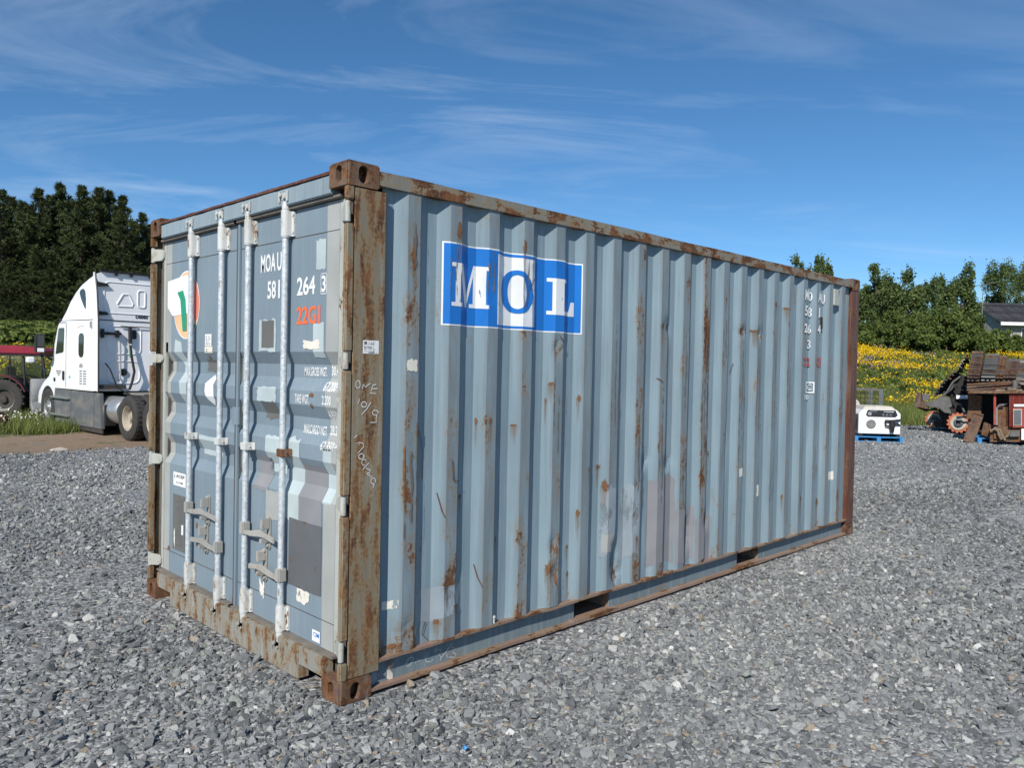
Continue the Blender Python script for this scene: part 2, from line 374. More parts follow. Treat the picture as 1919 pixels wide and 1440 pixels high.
M_lip = worn('rail_lip_rust', (.26, .17, .13), thr=.56, scale=12, stretch=(.5, 1, 1), streak=.2, stain=.6, dust=.5, seed=6)
M_cast = worn('casting_rust', (.10, .046, .030), thr=.50, scale=13, stretch=(1, 1, 1), streak=.25, stain=.3, dust=.25, seed=7, rough=.75)
M_sill = worn('sill_paint_rust', (.26, .255, .225), thr=.57, scale=11, stretch=(1.4, 1.4, .7), streak=.5, stain=.75, dust=.3, seed=8, soft=.08, fine=.4)
M_head = worn('header_paint', (.25, .315, .345), thr=.70, scale=8, streak=.3, stain=.5, dust=.15, seed=9)
M_gask = plain('old_rubber', (.075, .066, .055), .8, var=.35, scale=9, bump=.2)
M_gask2 = plain('weathered_gasket', (.17, .15, .125), .85, var=.35, scale=12, bump=.25)
M_hinge = worn('hinge_grey_paint', (.40, .41, .37), thr=.64, scale=14, streak=.2, stain=.5, dust=.2, seed=10)
g = G('galvanised_steel'); v = g.obj(); sp_ = g.vor(v, 70, 'F1', 'Color'); s_ = g.n('ShaderNodeSeparateColor'); g.put(s_.inputs[0], sp_)
c = g.mix(s_.outputs[0], (.40, .44, .47), (.62, .65, .66)); c = g.mix(g.step(g.noise(g.mapv(v, (3, 3, .8)), 7, 6, .7), .60, .70), c, (.28, .20, .14))
M_galv = g.fin(c, .5, .25)
M_white = worn('chipped_white_paint', (.54, .55, .53), thr=.63, scale=20, streak=.15, stain=.5, dust=.15, seed=11)
M_hand = worn('handle_grey', (.36, .35, .32), thr=.68, scale=16, streak=.2, stain=.4, dust=.4, seed=12)
M_dark = plain('dark_steel', (.022, .02, .018), .9, var=.3)
M_roof = worn('roof_paint', (.2, .25, .28), thr=.62, scale=4, seed=13)
cont = empty('shipping_container', (0, 0, 0), 0, 'weathered blue-grey corrugated steel shipping container standing on grey gravel', 'container')

# ---- corner castings
def casting(sx, sy, sz):
    lx, ly, lz = .178, .162, .118
    x0 = 0 if sx < 0 else CL-lx; y0 = 0 if sy < 0 else CW-ly; z0 = 0 if sz < 0 else CH-lz
    c = Vector((x0+lx/2, y0+ly/2, z0+lz/2)); h = Vector((lx/2, ly/2, lz/2))
    mb = MB(); N = 32
    def face(ax, sgn, hole):
        u, w = [i for i in range(3) if i != ax]
        def P(a, b, dep): q = [0, 0, 0]; q[ax] = sgn*(h[ax]-dep); q[u] = a; q[w] = b; return c+Vector(q)
        if not hole:
            mb.add([P(-h[u], -h[w], 0), P(h[u], -h[w], 0), P(h[u], h[w], 0), P(-h[u], h[w], 0)], [(0, 1, 2, 3)]); return
        out, inn = [], []
        for k in range(N):
            q = 2*math.pi*k/N; ca, sa = math.cos(q), math.sin(q); s = 1/max(abs(ca), abs(sa)); out.append((h[u]*ca*s, h[w]*sa*s))
            if ax == 2: a, b = .058*ca, .030*sa
            else:
                r = .027 if ax == 0 else .029; b = (.042-r)*(1 if sa > 0 else -1)+r*sa; a = r*ca
            inn.append((a, b))
        vs = [P(a, b, 0) for a, b in out]+[P(a, b, .002) for a, b in inn]+[P(a*.97, b*.97, .03) for a, b in inn]+[P(a*1.25, b*1.1, .034) for a, b in inn]+[P(a*1.2, b*1.1, .105) for a, b in inn]
        fs = []
        for lv in range(4):
            for k in range(N): fs.append((lv*N+k, lv*N+(k+1) % N, (lv+1)*N+(k+1) % N, (lv+1)*N+k))
        mb.add(vs, fs); mb.f.append(tuple(len(mb.v)-N+k for k in range(N))); mb.mi.append(0)
    for ax, s in ((0, sx), (1, sy), (2, sz)):
        face(ax, s, True); face(ax, -s, False)
    me = bpy.data.meshes.new('corner_casting'); me.from_pydata(mb.v, [], mb.f)
    bm = bmesh.new(); bm.from_mesh(me); bmesh.ops.remove_doubles(bm, verts=bm.verts, dist=.0004); bmesh.ops.recalc_face_normals(bm, faces=bm.faces)
    def onedge(e):
        return sum(all(abs(abs((v.co-c)[i])-h[i]) < 1e-4 for v in e.verts) for i in range(3)) >= 2
    bmesh.ops.bevel(bm, geom=[e for e in bm.edges if onedge(e)], offset=.009, segments=3, affect='EDGES')
    bm.to_mesh(me); bm.free(); return link('corner_casting', me, M_cast, cont)
for sx in (-1, 1):
    for sy in (-1, 1):
        for sz in (-1, 1): casting(sx, sy, sz)

# ---- posts
HZ = [(2.30, 2.40), (1.605, 1.685), (.91, 1.0), (.21, .305)]            # hinge heights
def door_post(side):
    f = (lambda y: y) if side < 0 else (lambda y: CW-y)
    mb = MB(); B = lambda x0, x1, y0, y1, z0, z1: mb.box(x0, x1, min(f(y0), f(y1)), max(f(y0), f(y1)), z0, z1)
    B(.042, .228, .004, .016, .118, CH-.118)
    zs = [.118]+[z for a, b in reversed(HZ) for z in (a-.006, b+.006)]+[CH-.118]
    for a, b in zip(zs[::2], zs[1::2]): B(.001, .0425, .002, .034, a, b)
    o = mb.build('corner_post', M_post, cont, bevel=.006, seg=3)
    m2 = MB(); m2.box(.075, .095, min(f(.016), f(.16)), max(f(.016), f(.16)), .118, CH-.118); m2.build('post_channel', M_gask, o)
    m3 = MB(); yy = f(.095); m3.box(.052, .0752, yy-.006, yy+.006, .2, CH-.15); m3.build('door_edge_gasket', M_gask2, o)
    return o
door_post(-1); door_post(1)
for s in (-1, 1):
    f = (lambda y: y) if s < 0 else (lambda y: CW-y)
    mb = MB(); mb.box(5.885, 6.054, min(f(.003), f(.06)), max(f(.003), f(.06)), .118, CH-.118); mb.build('corner_post', M_post2, cont, bevel=.008)

# ---- corrugated long side
X0, PER = .362, .2777
def sprof(x):
    if x < .294 or x > 5.784: return .044
    p = (x-X0) % PER
    if p < .078: return .008
    if p < .146: return .008+.036*(p-.078)/.068
    if p < .211: return .044
    return .044-.036*(p-.211)/(PER-.211)
DENTS = [(2.12, .36, .05, .13, .035), (2.17, .27, .06, .07, .022), (2.46, 1.0, .045, .05, .03), (2.72, .98, .06, .05, .02), (3.02, .42, .05, .12, .03), (3.27, .50, .05, .07, .022), (2.67, 1.94, .05, .06, .018), (3.74, 1.96, .06, .04, .016), (4.02, 1.95, .06, .05, .016), (1.52, .38, .035, .05, .016), (1.50, .55, .03, .06, .014), (1.25, 2.10, .05, .12, .012), (.70, .42, .06, .1, .012), (.40, .28, .05, .06, .010), (4.30, .6, .06, .15, .010), (3.52, 1.0, .05, .2, .008), (2.30, .60, .05, .1, .012), (.93, 2.05, .03, .10, .008), (1.5, 1.75, .03, .06, .012), (4.9, .45, .06, .2, .008), (3.2, 1.4, .1, .3, .007)]
def dent(x, z):
    d = .0035*mnoise.noise(Vector((x*1.1, z*.9, 7)))+.0018*mnoise.noise(Vector((x*5, z*3, 2)))
    for cx_, cz_, sx, sz, a in DENTS:
        q = ((x-cx_)/sx)**2+((z-cz_)/sz)**2
        if q < 9: d += a*math.exp(-q)*(1+.6*mnoise.noise(Vector((x*22, z*16, 3))))
    return d
def side_pt(x, z, off=0): return Vector((x, sprof(x)+dent(x, z)-off, z))
folds = [.228, .294]
k = 0
while X0+k*PER < 5.7:
    b = X0+k*PER; folds += [b, b+.078, b+.146, b+.211]; k += 1
folds = [f for f in folds if f <= 5.79]+[5.885]
gx = []
for a, b in zip(folds, folds[1:]):
    n = 2 if not (1.3 < a < 4.2) else 3
    gx += [a+(b-a)*i/n for i in range(n)]
gx.append(folds[-1]); gzl = [.178+(2.50-.178)*i/88 for i in range(89)]
vs_, fs_, at_r, at_w = [], [], [], []
colr = {}
rr = random.Random(5)
for kk in range(-1, 22): colr[kk] = rr.uniform(.0, .09)
colr.update({0: .12, 1: .06, 2: .05, 8: .08, 9: .10, 10: .18, 11: .06, 12: .05, 13: .04, 14: .03, 15: .03, 16: .02, 17: .02, 18: .03, 19: .08})
for x in gx:
    p = (x-X0) % PER; kk = int((x-X0)//PER); out = p < .0785 or p > PER-.0005
    for z in gzl:
        vs_.append(side_pt(x, z)); r = 0; w = 0
        if out and .36 < x < 5.72: r = colr[kk if p < .0785 else kk+1]+.02; w = .75+.25*mnoise.noise(Vector((kk*3.1, z*1.4, 1)))
        for cx_, cz_, sx, sz, a in DENTS:
            q = ((x-cx_)/(sx*1.2))**2+((z-cz_)/(sz*1.1))**2
            if q < 4 and a > .011: r += .14*math.exp(-q)
        r += .055*max(0, 1-(z-.178)/.16)
        at_r.append(r); at_w.append(w)
nz = len(gzl)
for i in range(len(gx)-1):
    for j in range(nz-1): fs_.append((i*nz+j, (i+1)*nz+j, (i+1)*nz+j+1, i*nz+j+1))
me = bpy.data.meshes.new('side_panel'); me.from_pydata(vs_, [], fs_)
me.attributes.new('rust', 'FLOAT', 'POINT').data.foreach_set('value', at_r); me.attributes.new('wear', 'FLOAT', 'POINT').data.foreach_set('value', at_w)
side = link('side_panel', me, M_side, cont); side['label'] = 'dented corrugated long side in scuffed blue-grey paint'
# far long side, front end and roof (simple corrugation)
mb = MB(); xs = [f for f in folds]
for a, b in zip(xs, xs[1:]):
    ya, yb = CW-sprof(a), CW-sprof(b); mb.add([(a, ya, .178), (b, yb, .178), (b, yb, 2.5), (a, ya, 2.5)], [(0, 1, 2, 3)])
mb.build('side_panel', M_roof, cont)
mb = MB(); ys = [.06+i*.0579 for i in range(41)]
for i, (a, b) in enumerate(zip(ys, ys[1:])):
    da, db = (.03 if (i//2) % 2 else 0), (.03 if ((i+1)//2) % 2 else 0)
    mb.add([(6.03-da, a, .12), (6.03-db, b, .12), (6.03-db, b, 2.5), (6.03-da, a, 2.5)], [(0, 1, 2, 3)])
mb.build('end_panel', M_roof, cont)
mb = MB(); n = 60
for i in range(n):
    a, b = .05+i*(CL-.1)/n, .05+(i+1)*(CL-.1)/n; za, zb = 2.562-(.018 if (i//2) % 2 else 0), 2.562-(.018 if ((i+1)//2) % 2 else 0)
    mb.add([(a, .05, za), (b, .05, zb), (b, CW-.05, zb), (a, CW-.05, za)], [(0, 1, 2, 3)])
mb.build('roof', M_roof, cont)
mb = MB(); mb.box(.13, 6.0, .06, CW-.06, .16, .185); mb.build('floor', M_dark, cont)

# ---- rails
def rail_box(name, y0, y1, z0, z1, mat, x0=.178, x1=CL-.178, amp=.004, n=70):
    mb = MB()
    ring = lambda x: [(x, y0+amp*mnoise.noise(Vector((x*2.1, y0, 0))), z0+amp*mnoise.noise(Vector((x*1.7, 3, z0)))), (x, y1, z0), (x, y1, z1), (x, y0+amp*mnoise.noise(Vector((x*2.1, y0, 0))), z1+amp*mnoise.noise(Vector((x*2.7, 9, z1))))]
    for i in range(n):
        a, b = x0+(x1-x0)*i/n, x0+(x1-x0)*(i+1)/n; A, B = ring(a), ring(b)
        mb.add(A+B, [(j, (j+1) % 4, (j+1) % 4+4, j+4) for j in range(4)])
    o = mb.build(name, mat, cont); return o
rail_box('top_rail', .001, .062, 2.497, 2.566, M_rail); rail_box('top_rail', CW-.062, CW-.001, 2.497, 2.566, M_rail)
br = MB()
pk = [(1.75, 2.108), (3.795, 4.152)]
segs = [(.178, 1.75), (2.108, 3.795), (4.152, CL-.178)]
for s in (0, 1):
    f = (lambda y: y) if s == 0 else (lambda y: CW-y)
    web = MB()
    for a, b in segs: web.box(a, b, min(f(.047), f(.053)), max(f(.047), f(.053)), .039, .163)
    w = web.build('bottom_rail', M_brail, cont)
    n = 60
    for z0, z1, y0 in ((.163, .178, .003), (.024, .039, .002)):
        fl = MB()
        for i in range(n):
            a, b = .165+(CL-.33)*i/n, .165+(CL-.33)*(i+1)/n
            q = lambda x: .006*mnoise.noise(Vector((x*2.3, z0*50, 0)))+.003*mnoise.noise(Vector((x*7, z0*50, 0)))
            A = [(a, f(y0), z0+q(a)), (a, f(.06), z0), (a, f(.06), z1), (a, f(y0), z1+q(a))]; B = [(b, f(y0), z0+q(b)), (b, f(.06), z0), (b, f(.06), z1), (b, f(y0), z1+q(b))]
            fl.add(A+B, [(j, (j+1) % 4, (j+1) % 4+4, j+4) for j in range(4)])
        fl.build('rail_lip', M_lip, w)
    for a, b in pk:                                  # fork pockets
        p = MB()
        for x in (a, b-.006): p.box(x, x+.006, min(f(.0535), f(1.1)), max(f(.0535), f(1.1)), .03, .16)
        p.box(a+.007, b-.007, min(f(.0605), f(1.1)), max(f(.0605), f(1.1)), .150, .158)
        p.box(a-.05, b+.05, min(f(.004), f(.3)), max(f(.004), f(.3)), .0395, .046)
        p.build('fork_pocket', M_post2 if s else M_lip, w)
for s in (-1, 1):
    for a in (.245, 1.74, 4.25, 5.6):                # vertical weld seams on the rail
        if s < 0: t_ = MB(); t_.box(a, a+.005, .0445, .0475, .028, .162); t_.build('weld_seam', M_brail, cont)

# ---- door end: header, sill
hd = MB(); hd.box(.012, .07, .162, CW-.162, 2.452, 2.545); header = hd.build('door_header', M_head, cont, bevel=.005)
rl = MB()
for i in range(48):
    a, b = .165+i*(CW-.33)/48, .165+(i+1)*(CW-.33)/48; q = lambda y: .008*mnoise.noise(Vector((y*7, 1, 5)))+.004*mnoise.noise(Vector((y*25, 1, 5)))
    rl.add([(.004+q(a), a, 2.546), (.08, a, 2.549), (.08, a, 2.563+q(a)), (.004+q(a), a, 2.559+q(a)), (.004+q(b), b, 2.546), (.08, b, 2.549), (.08, b, 2.563+q(b)), (.004+q(b), b, 2.559+q(b))], [(j, (j+1) % 4, (j+1) % 4+4, j+4) for j in range(4)])
rl.build('roof_lip', M_post2, header)
sl_ = MB(); prof = [(.165, .03), (.36, .03), (.36, .022), (2.08, .022), (2.08, .03), (2.273, .03)]
sl_.box(.006, .07, .395, CW-.395, .02, .192); sl_.box(.006, .07, .165, .3955, .098, .192); sl_.box(.006, .07, CW-.3955, CW-.165, .098, .192)
sill = sl_.build('door_sill', M_sill, cont, bevel=.004)
for yq in (.162, CW-.395): nt = MB(); nt.box(.04, .3, yq, yq+.233, .09, .0975); nt.build('sill_pocket', M_post2, sill)

# ---- doors
def dprof(z):                                         # horizontal corrugation of the door panel
    for top in (1.69, 1.415, 1.14):
        if top-.065 < z <= top: return .058+.036*(top-z)/.065
        if top-.135 < z <= top-.065: return .094
        if top-.20 < z <= top-.135: return .094-.036*(z-(top-.135))/(-.065)
    return .058
DZ = [t-q for t in (1.69, 1.415, 1.14) for q in (0, .065, .135, .20)]
def door_pt(y, z, off=0): return Vector((dprof(z)-off, y, z))
doors = []
for y0, y1 in ((.150, 1.196), (1.242, CW-.150)):
    zz = sorted([.208, 2.43]+DZ); mb = MB()
    for a, b in zip(zz, zz[1:]):
        fa, fb = dprof(a), dprof(b)
        mb.add([(fa, y0, a), (fa, y1, a), (fb, y1, b), (fb, y0, b)], [(0, 1, 2, 3)])
    mb.box(.112, .118, y0, y1, .208, 2.43)
    d = mb.build('door', M_door, cont); doors.append(d)
    fr = MB(); fr.box(.0555, .112, y0-.046 if y0 < 1 else y0-.012, y0, .206, 2.432); fr.box(.0555, .112, y1, y1+.046 if y1 > 2 else y1+.012, .206, 2.432)
    fr.build('door_frame', M_hinge if True else M_door, d, bevel=.004)
    gk = MB(); gk.box(.03, .065, y0-.04, y1+.04, 2.4335, 2.4515); gk.build('door_gasket', M_gask2, d, bevel=.003); gk = MB(); gk.box(.024, .07, y0-.04, y1+.04, .1925, .2065); gk.build('door_gasket', M_gask2, d, bevel=.003)
    for zq in (2.283, .345): ln = MB(); ln.box(.0565, .0575, y0, y1, zq, zq+.004); ln.build('panel_seam', M_gask, d)
cg = MB(); cg.box(.05, .075, 1.206, 1.232, .2, 2.45); cg.build('centre_gasket', M_gask, doors[1])
ov = MB(); ov.box(.044, .0555, 1.185, 1.2055, .2065, 2.43); ov.build('overlap_strip', M_door, doors[0])
pl = MB(); pl.prism(rrect(1.165, 1.245, 1.262, 1.368, .008), .040, .0505, 'x'); pl.build('keeper_plate', M_door, doors[0], bevel=.002)

# hinges
for s, d in ((-1, doors[0]), (1, doors[1])):
    f = (lambda y: y) if s < 0 else (lambda y: CW-y)
    for a, b in HZ:
        hg = MB(); hg.tube([(.016, f(.020), a), (.016, f(.020), b)], .0145, 14)
        P = [(f(.02), a+.006), (f(.10), a+.012), (f(.128), a+.03), (f(.128), b-.03), (f(.10), b-.012), (f(.02), b-.006)]
        Q = [(.004, .018), (.040, .0545), (.044, .0548), (.044, .0548), (.040, .0545), (.004, .018)]
        vs = [(q[0], p[0], p[1]) for p, q in zip(P, Q)]+[(q[1], p[0], p[1]) for p, q in zip(P, Q)]
        fs = [(0, 1, 4, 5), (1, 2, 3, 4), (6, 11, 10, 7), (7, 10, 9, 8)]+[(i, (i+1) % 6, (i+1) % 6+6, i+6) for i in range(6)]
        hg.add(vs, fs); hg.build('hinge', M_hinge, d, bevel=.003, smooth=40)

# lock rods
RODS = [(1.80, 1.36, .700), (1.37, 1.74, .520), (1.03, .67, .690), (.615, .95, .505)]
for i, (y, hy, hz) in enumerate(RODS):
    rod = MB(); rod.tube([(.022, y, .165), (.022, y, 2.475)], .0172, 18); rod = rod.build('lock_rod', M_galv, cont, smooth=40)
    for z0, z1 in ((2.295, 2.425), (.215, .34)):       # bearing brackets
        b = MB(); pts = []
        for k in range(9): q = math.pi*(1-k/8); pts.append((y+.0245*math.cos(q), .022-.0245*math.sin(q)))
        pts = [(y-.042, .0565), (y-.042, .046), (y-.026, .042)]+[(a, c) for a, c in pts]+[(y+.026, .042), (y+.03, .046), (y+.03, .0565)]
        b.prism([(c, a) for a, c in pts], z0, z1, 'z')
        for zz_ in (z0+.02, z1-.02): b.lathe([(.0085, -.006), (.0085, 0), (.004, .001)], 8, 'x', (.046, y-.035, zz_))
        for zz_ in (z0-.008, z1): b.lathe([(.0225, 0), (.0225, .008)], 18, 'z', (.022, y, zz_))
        b.build('rod_bearing', M_white, rod, smooth=40)
    for z0, up in ((2.425, 1), (.215, -1)):            # end collars and locking cams
        e = MB(); e.lathe([(.0205, up*.010), (.0205, up*.034), (.017, up*.042), (.017, up*.062)], 16, 'z', (.022, y, z0)); e.build('rod_collar', M_white, rod, smooth=40)
        cm = MB(); zc = z0+up*.076
        cm.prism([(y-.016, zc-.018), (y+.022, zc-.02), (y+.030, zc-.002), (y+.018, zc+.006), (y+.028, zc+.016), (y+.012, zc+.022), (y-.02, zc+.016)], .006, .034, 'x')
        cm.lathe([(.012, -.012), (.012, .0)], 10, 'x', (.005, y+.022, zc+.006)); cm.lathe([(.009, -.01), (.009, 0)], 10, 'x', (.005, y-.012, zc-.01))
        cm.build('locking_cam', M_white if up > 0 else M_hand, rod, bevel=.003)
        for yq in (-.045, .036): kp = MB(); kp.box(.0, .0115, y+yq, y+yq+.011, zc-.03, zc+.028); kp.build('cam_keeper', M_white if up > 0 else M_sill, rod, bevel=.003)
    gd_ = MB(); z = 1.155; gd_.prism([(.001, y-.03), (.001, y+.028), (.04, y+.028), (.0575, y+.032), (.0575, y-.045), (.04, y-.034)], z-.02, z+.022, 'z'); gd_.lathe([(.007, -.005), (.007, 0)], 8, 'x', (.03, y-.036, z))
    gd_.build('rod_guide', M_cast if i == 3 else M_white, rod, bevel=.004)
    # handle, hub and retainer
    s = 1 if hy > y else -1; h = MB()
    h.box(-.002, .046, y-.022, y+.022, hz-.035, hz+.04)
    h.build('handle_hub', M_hand, rod, bevel=.006)
    hb = MB(); L_ = abs(hy-y); pr = [(.02, -.018, .012), (.10, -.012, .016), (.20, .004, .02), (.25, .0, .014), (L_, -.012, .016)]
    top = [(y+s*a, hz+c+w) for a, c, w in pr]; bot = [(y+s*a, hz+c-w) for a, c, w in reversed(pr)]
    hb.prism(top+bot, .004, .018, 'x'); hb.build('handle', M_hand, rod, bevel=.004)
    rt = MB(); yc = y+s*.225
    rt.prism(rrect(yc-.017, yc+.017, hz-.085, hz+.105, .016), .048, .0572, 'x'); rt.prism([(yc-s*.012, hz+.035), (yc+s*.014, hz+.03), (yc+s*.014, hz+.09), (yc-s*.004, hz+.085)], .002, .0475, 'x')
    rt.box(.0, .0475, yc-.013, yc+.013, hz-.045, hz-.022)
    for q in (-.062, .088): rt.lathe([(.0115, -.012), (.013, -.002), (.013, 0)], 12, 'x', (.047, yc, hz+q))
    rt.build('handle_retainer', M_hand, rod, bevel=.004)

# ---- draped markings: cut along every fold so that they lie on the corrugation
def drape(name, polys, surf, cu, cv, mat, parent, grid=None):
    bm = bmesh.new(); fl_ = bm.verts.layers.float.new('fall')
    for vs, fs in polys:
        vv = []
        for q in vs: w_ = bm.verts.new((q[0], q[1], 0)); w_[fl_] = q[2] if len(q) > 2 else 1.; vv.append(w_)
        for f in fs:
            try: bm.faces.new([vv[i] for i in f])
            except ValueError: pass
    bm.normal_update(); bmesh.ops.triangulate(bm, faces=bm.faces)
    xs = [v.co.x for v in bm.verts]; ys = [v.co.y for v in bm.verts]; bx = (min(xs), max(xs), min(ys), max(ys))
    for c in cu:
        if bx[0] < c < bx[1]: bmesh.ops.bisect_plane(bm, geom=bm.verts[:]+bm.edges[:]+bm.faces[:], plane_co=(c, 0, 0), plane_no=(1, 0, 0), dist=1e-6)
    for c in cv:
        if bx[2] < c < bx[3]: bmesh.ops.bisect_plane(bm, geom=bm.verts[:]+bm.edges[:]+bm.faces[:], plane_co=(0, c, 0), plane_no=(0, 1, 0), dist=1e-6)
    for v in bm.verts: v.co = surf(v.co.x, v.co.y)
    me = bpy.data.meshes.new(name); bm.to_mesh(me); bm.free(); return link(name, me, mat, parent)
def on_side(name, polys, mat, layer=1, parent=None):
    return drape(name, polys, lambda x, z: side_pt(x, z, .0012*layer), gx, gzl[::2], mat, parent or side)
def on_door(name, polys, mat, layer=1, d=0):
    return drape(name, polys, lambda y, z: door_pt(y, z, .0010*layer), [], DZ, mat, doors[d])
def Pg(pts): return (pts, [tuple(range(len(pts)))])
def rect(x0, x1, z0, z1): return Pg([(x0, z0), (x1, z0), (x1, z1), (x0, z1)])
def text2d(s, u0, u1, v0, v1, flip=False, shear=0, wt_=.022):
    cu_ = bpy.data.curves.new('txt', 'FONT'); cu_.body = s; cu_.resolution_u = 3; cu_.offset = wt_; o = bpy.data.objects.new('txt', cu_)
    COL.objects.link(o); dg = bpy.context.evaluated_depsgraph_get(); me = bpy.data.meshes.new_from_object(o.evaluated_get(dg))
    bpy.data.objects.remove(o); bpy.data.curves.remove(cu_)
    V = [(v.co.x, v.co.y) for v in me.vertices]; F = [tuple(p.vertices) for p in me.polygons]; bpy.data.meshes.remove(me)
    ax, bx_ = min(v[0] for v in V), max(v[0] for v in V); ay, by = min(v[1] for v in V), max(v[1] for v in V)
    out = []
    for a, b in V:
        t = (a-ax)/max(1e-6, bx_-ax); w = (b-ay)/max(1e-6, by-ay); t += shear*(w-.5)
        out.append(((u1+(u0-u1)*t) if flip else (u0+(u1-u0)*t), v0+(v1-v0)*w))
    return (out, F)
def bold(t, k): return t
def stroke(pts, w):                                   # ribbon along a polyline
    vs, fs = [], []
    for i, p in enumerate(pts):
        a, b = pts[max(i-1, 0)], pts[min(i+1, len(pts)-1)]; dx, dy = b[0]-a[0], b[1]-a[1]; l = math.hypot(dx, dy) or 1
        ww = w*random.uniform(.7, 1.2)/2; vs += [(p[0]-dy/l*ww, p[1]+dx/l*ww), (p[0]+dy/l*ww, p[1]-dx/l*ww)]
        if i: fs.append((2*i-2, 2*i-1, 2*i+1, 2*i))
    return vs, fs
def marking(name, col, rough=.55, thr=.30, soft=.05, scale=26, stretch=(1, 1, .5)):     # paint or vinyl that has flaked through
    g = G(name); v = g.obj(); a = g.noise(g.mapv(v, stretch), scale, 7, .68); b = g.noise(v, 5, 4, .5)
    c = g.mix(1, col, g.ramp(b, [(.3, (.86,)*3), (.7, (1.04,)*3)]), 'MULTIPLY')
    g.put(g.b.inputs['Alpha'], g.step(a, thr-soft, thr)); g.bump(g.noise(v, 90, 3), .15, .001)
    return g.fin(c, rough)
MK_blue = marking('banner_blue', (.008, .165, .55), .5, .33); MK_white = marking('banner_white', (.78, .79, .79), .5, .34)
MK_let = marking('stencil_white', (.76, .77, .76), .55, .27, scale=30); MK_small = marking('small_white', (.76, .77, .76), .55, .18, scale=30); MK_org = marking('stencil_orange', (.80, .14, .04), .55, .36, scale=40); MK_red = marking('faded_red', (.45, .10, .08), .6, .45, scale=45)
MK_lgrey = marking('touch_up_pale', (.43, .50, .505), .6, .33, scale=9); MK_grey = marking('touch_up_grey', (.235, .235, .245), .6, .33, scale=7); MK_dgrey = marking('touch_up_dark', (.115, .12, .125), .6, .26, scale=9)
MK_band = marking('edge_band_grey', (.355, .365, .345), .55, .24, scale=8); MK_lav = marking('touch_up_lavender', (.27, .315, .345), .6, .47, .12, scale=8)
MK_paper = marking('torn_label', (.70, .66, .57), .8, .40, scale=22); MK_sticker = plain('white_sticker', (.78, .78, .76), .5, var=.06)
def flake(name, col, rough, scale, stretch, k=.55, thr=.52, soft=.05, amax=1., col2=None):
    g = G(name); v = g.obj(); a = g.noise(g.mapv(v, stretch), scale, 8, .72); f = g.attr('fall')
    m = g.math('ADD', a, g.math('MULTIPLY', g.math('SUBTRACT', f, .5), k)); al = g.math('MULTIPLY', g.step(m, thr-soft, thr+soft), g.math('MULTIPLY', g.step(f, 0., .25), amax))
    g.put(g.b.inputs['Alpha'], al); c = g.mix(g.noise(v, 45, 5, .7), col, col2 or col); g.bump(g.noise(v, 80, 4), .3, .002); return g.fin(c, rough)
MK_rust = flake('rust_bloom', (.075, .036, .02), .92, 42, (1, 1, .7), .6, .50, .06, .95, (.28, .13, .05)); MK_steel = flake('bare_scrape', (.10, .095, .09), .6, 48, (1, 1, .30), .35, .55, .04, .9, (.20, .17, .14)); MK_edge = flake('edge_rust', (.07, .045, .035), .9, 34, (1, 1, .30), .30, .62, .05, .8, (.16, .095, .06))
MK_stain = flake('ochre_run', (.27, .19, .10), .85, 18, (4, 4, .25), .5, .50, .25, .5, (.20, .11, .05)); MK_ink = plain('black_print', (.02, .02, .022), .6); MK_fade = marking('faded_print', (.10, .10, .10), .7, .50, .05, scale=60)
MK_scr = marking('scratch_brown', (.12, .062, .035), .9, .36, .08, scale=60); MK_film = marking('dark_film', (.13, .13, .12), .7, .30, scale=30); MK_chalk = marking('chalk', (.72, .72, .70), .95, .38, .1, scale=120)
def Dp(y, z, X=.058): return y+(y+3.1506)*X/2.0321, 1.6275+(z-1.6275)*(1+X/2.0321)
def Sp(x, z):                                          # where the sight line through (x, 0, z) meets the corrugated side
    t = x
    while t < x+.3 and t < x+(x+2.0321)*sprof(t)/3.1506: t += .001
    y = sprof(t); return t, 1.6275+(z-1.6275)*(1+.026/3.1506)
def S_(pts): return [Sp(*p) for p in pts]
# banner with three letters
bx0, bz0 = Sp(.573, 1.845); bx1, bz1 = Sp(1.708, 2.281)
on_side('banner_ground', [rect(bx0, bx1, bz0, bz1)], MK_white, 1)
w0, w1 = Sp(.978, 2)[0], Sp(1.280, 2)[0]; e_ = .008
on_side('banner_field', [rect(bx0+e_, w0, bz0+e_, bz1-e_), rect(w1, bx1-e_, bz0+e_, bz1-e_), rect(w0, w1, bz0+e_, bz0+e_+.014), rect(w0, w1, bz1-e_-.016, bz1-e_)], MK_blue, 2)
Mo = [(0,0),(.32,0),(.32,.09),(.23,.09),(.23,.78),(.41,.0),(.48,.0),(.66,.76),(.66,.09),(.56,.09),(.56,0),(1,0),(1,.09),(.93,.09),(.93,.91),(1,.91),(1,1),(.66,1),(.47,.28),(.30,1),(0,1),(0,.91),(.10,.91),(.10,.09),(0,.09)]
Lo = [(0,0),(1,0),(1,.40),(.88,.40),(.80,.12),(.50,.12),(.50,.90),(.62,.90),(.62,1),(0,1),(0,.90),(.13,.90),(.13,.10),(0,.10)]
def fit(o, x0, x1, z0, z1):
    (a0, c0), (a1, c1) = Sp(x0, z0), Sp(x1, z1); return Pg([(a0+(a1-a0)*a, c0+(c1-c0)*b) for a, b in o])
on_side('banner_letter', [fit(Mo, .642, .916, 1.948, 2.176)], MK_white, 3)
on_side('banner_letter', [fit(Lo, 1.378, 1.625, 1.951, 2.168)], MK_white, 3)
oa, ob = Sp(1.008, 2.0)[0], Sp(1.270, 2.0)[0]; cx_, cz_, ow = (oa+ob)/2, Sp(1.1, 2.062)[1], (ob-oa)/2; ring = []
for k in range(40): q = 2*math.pi*k/40; ring.append((cx_+ow*math.cos(q), cz_+.124*math.sin(q)))
for k in range(40): q = 2*math.pi*k/40; ring.append((cx_+ow*.53*math.cos(q), cz_+.098*math.sin(q)))
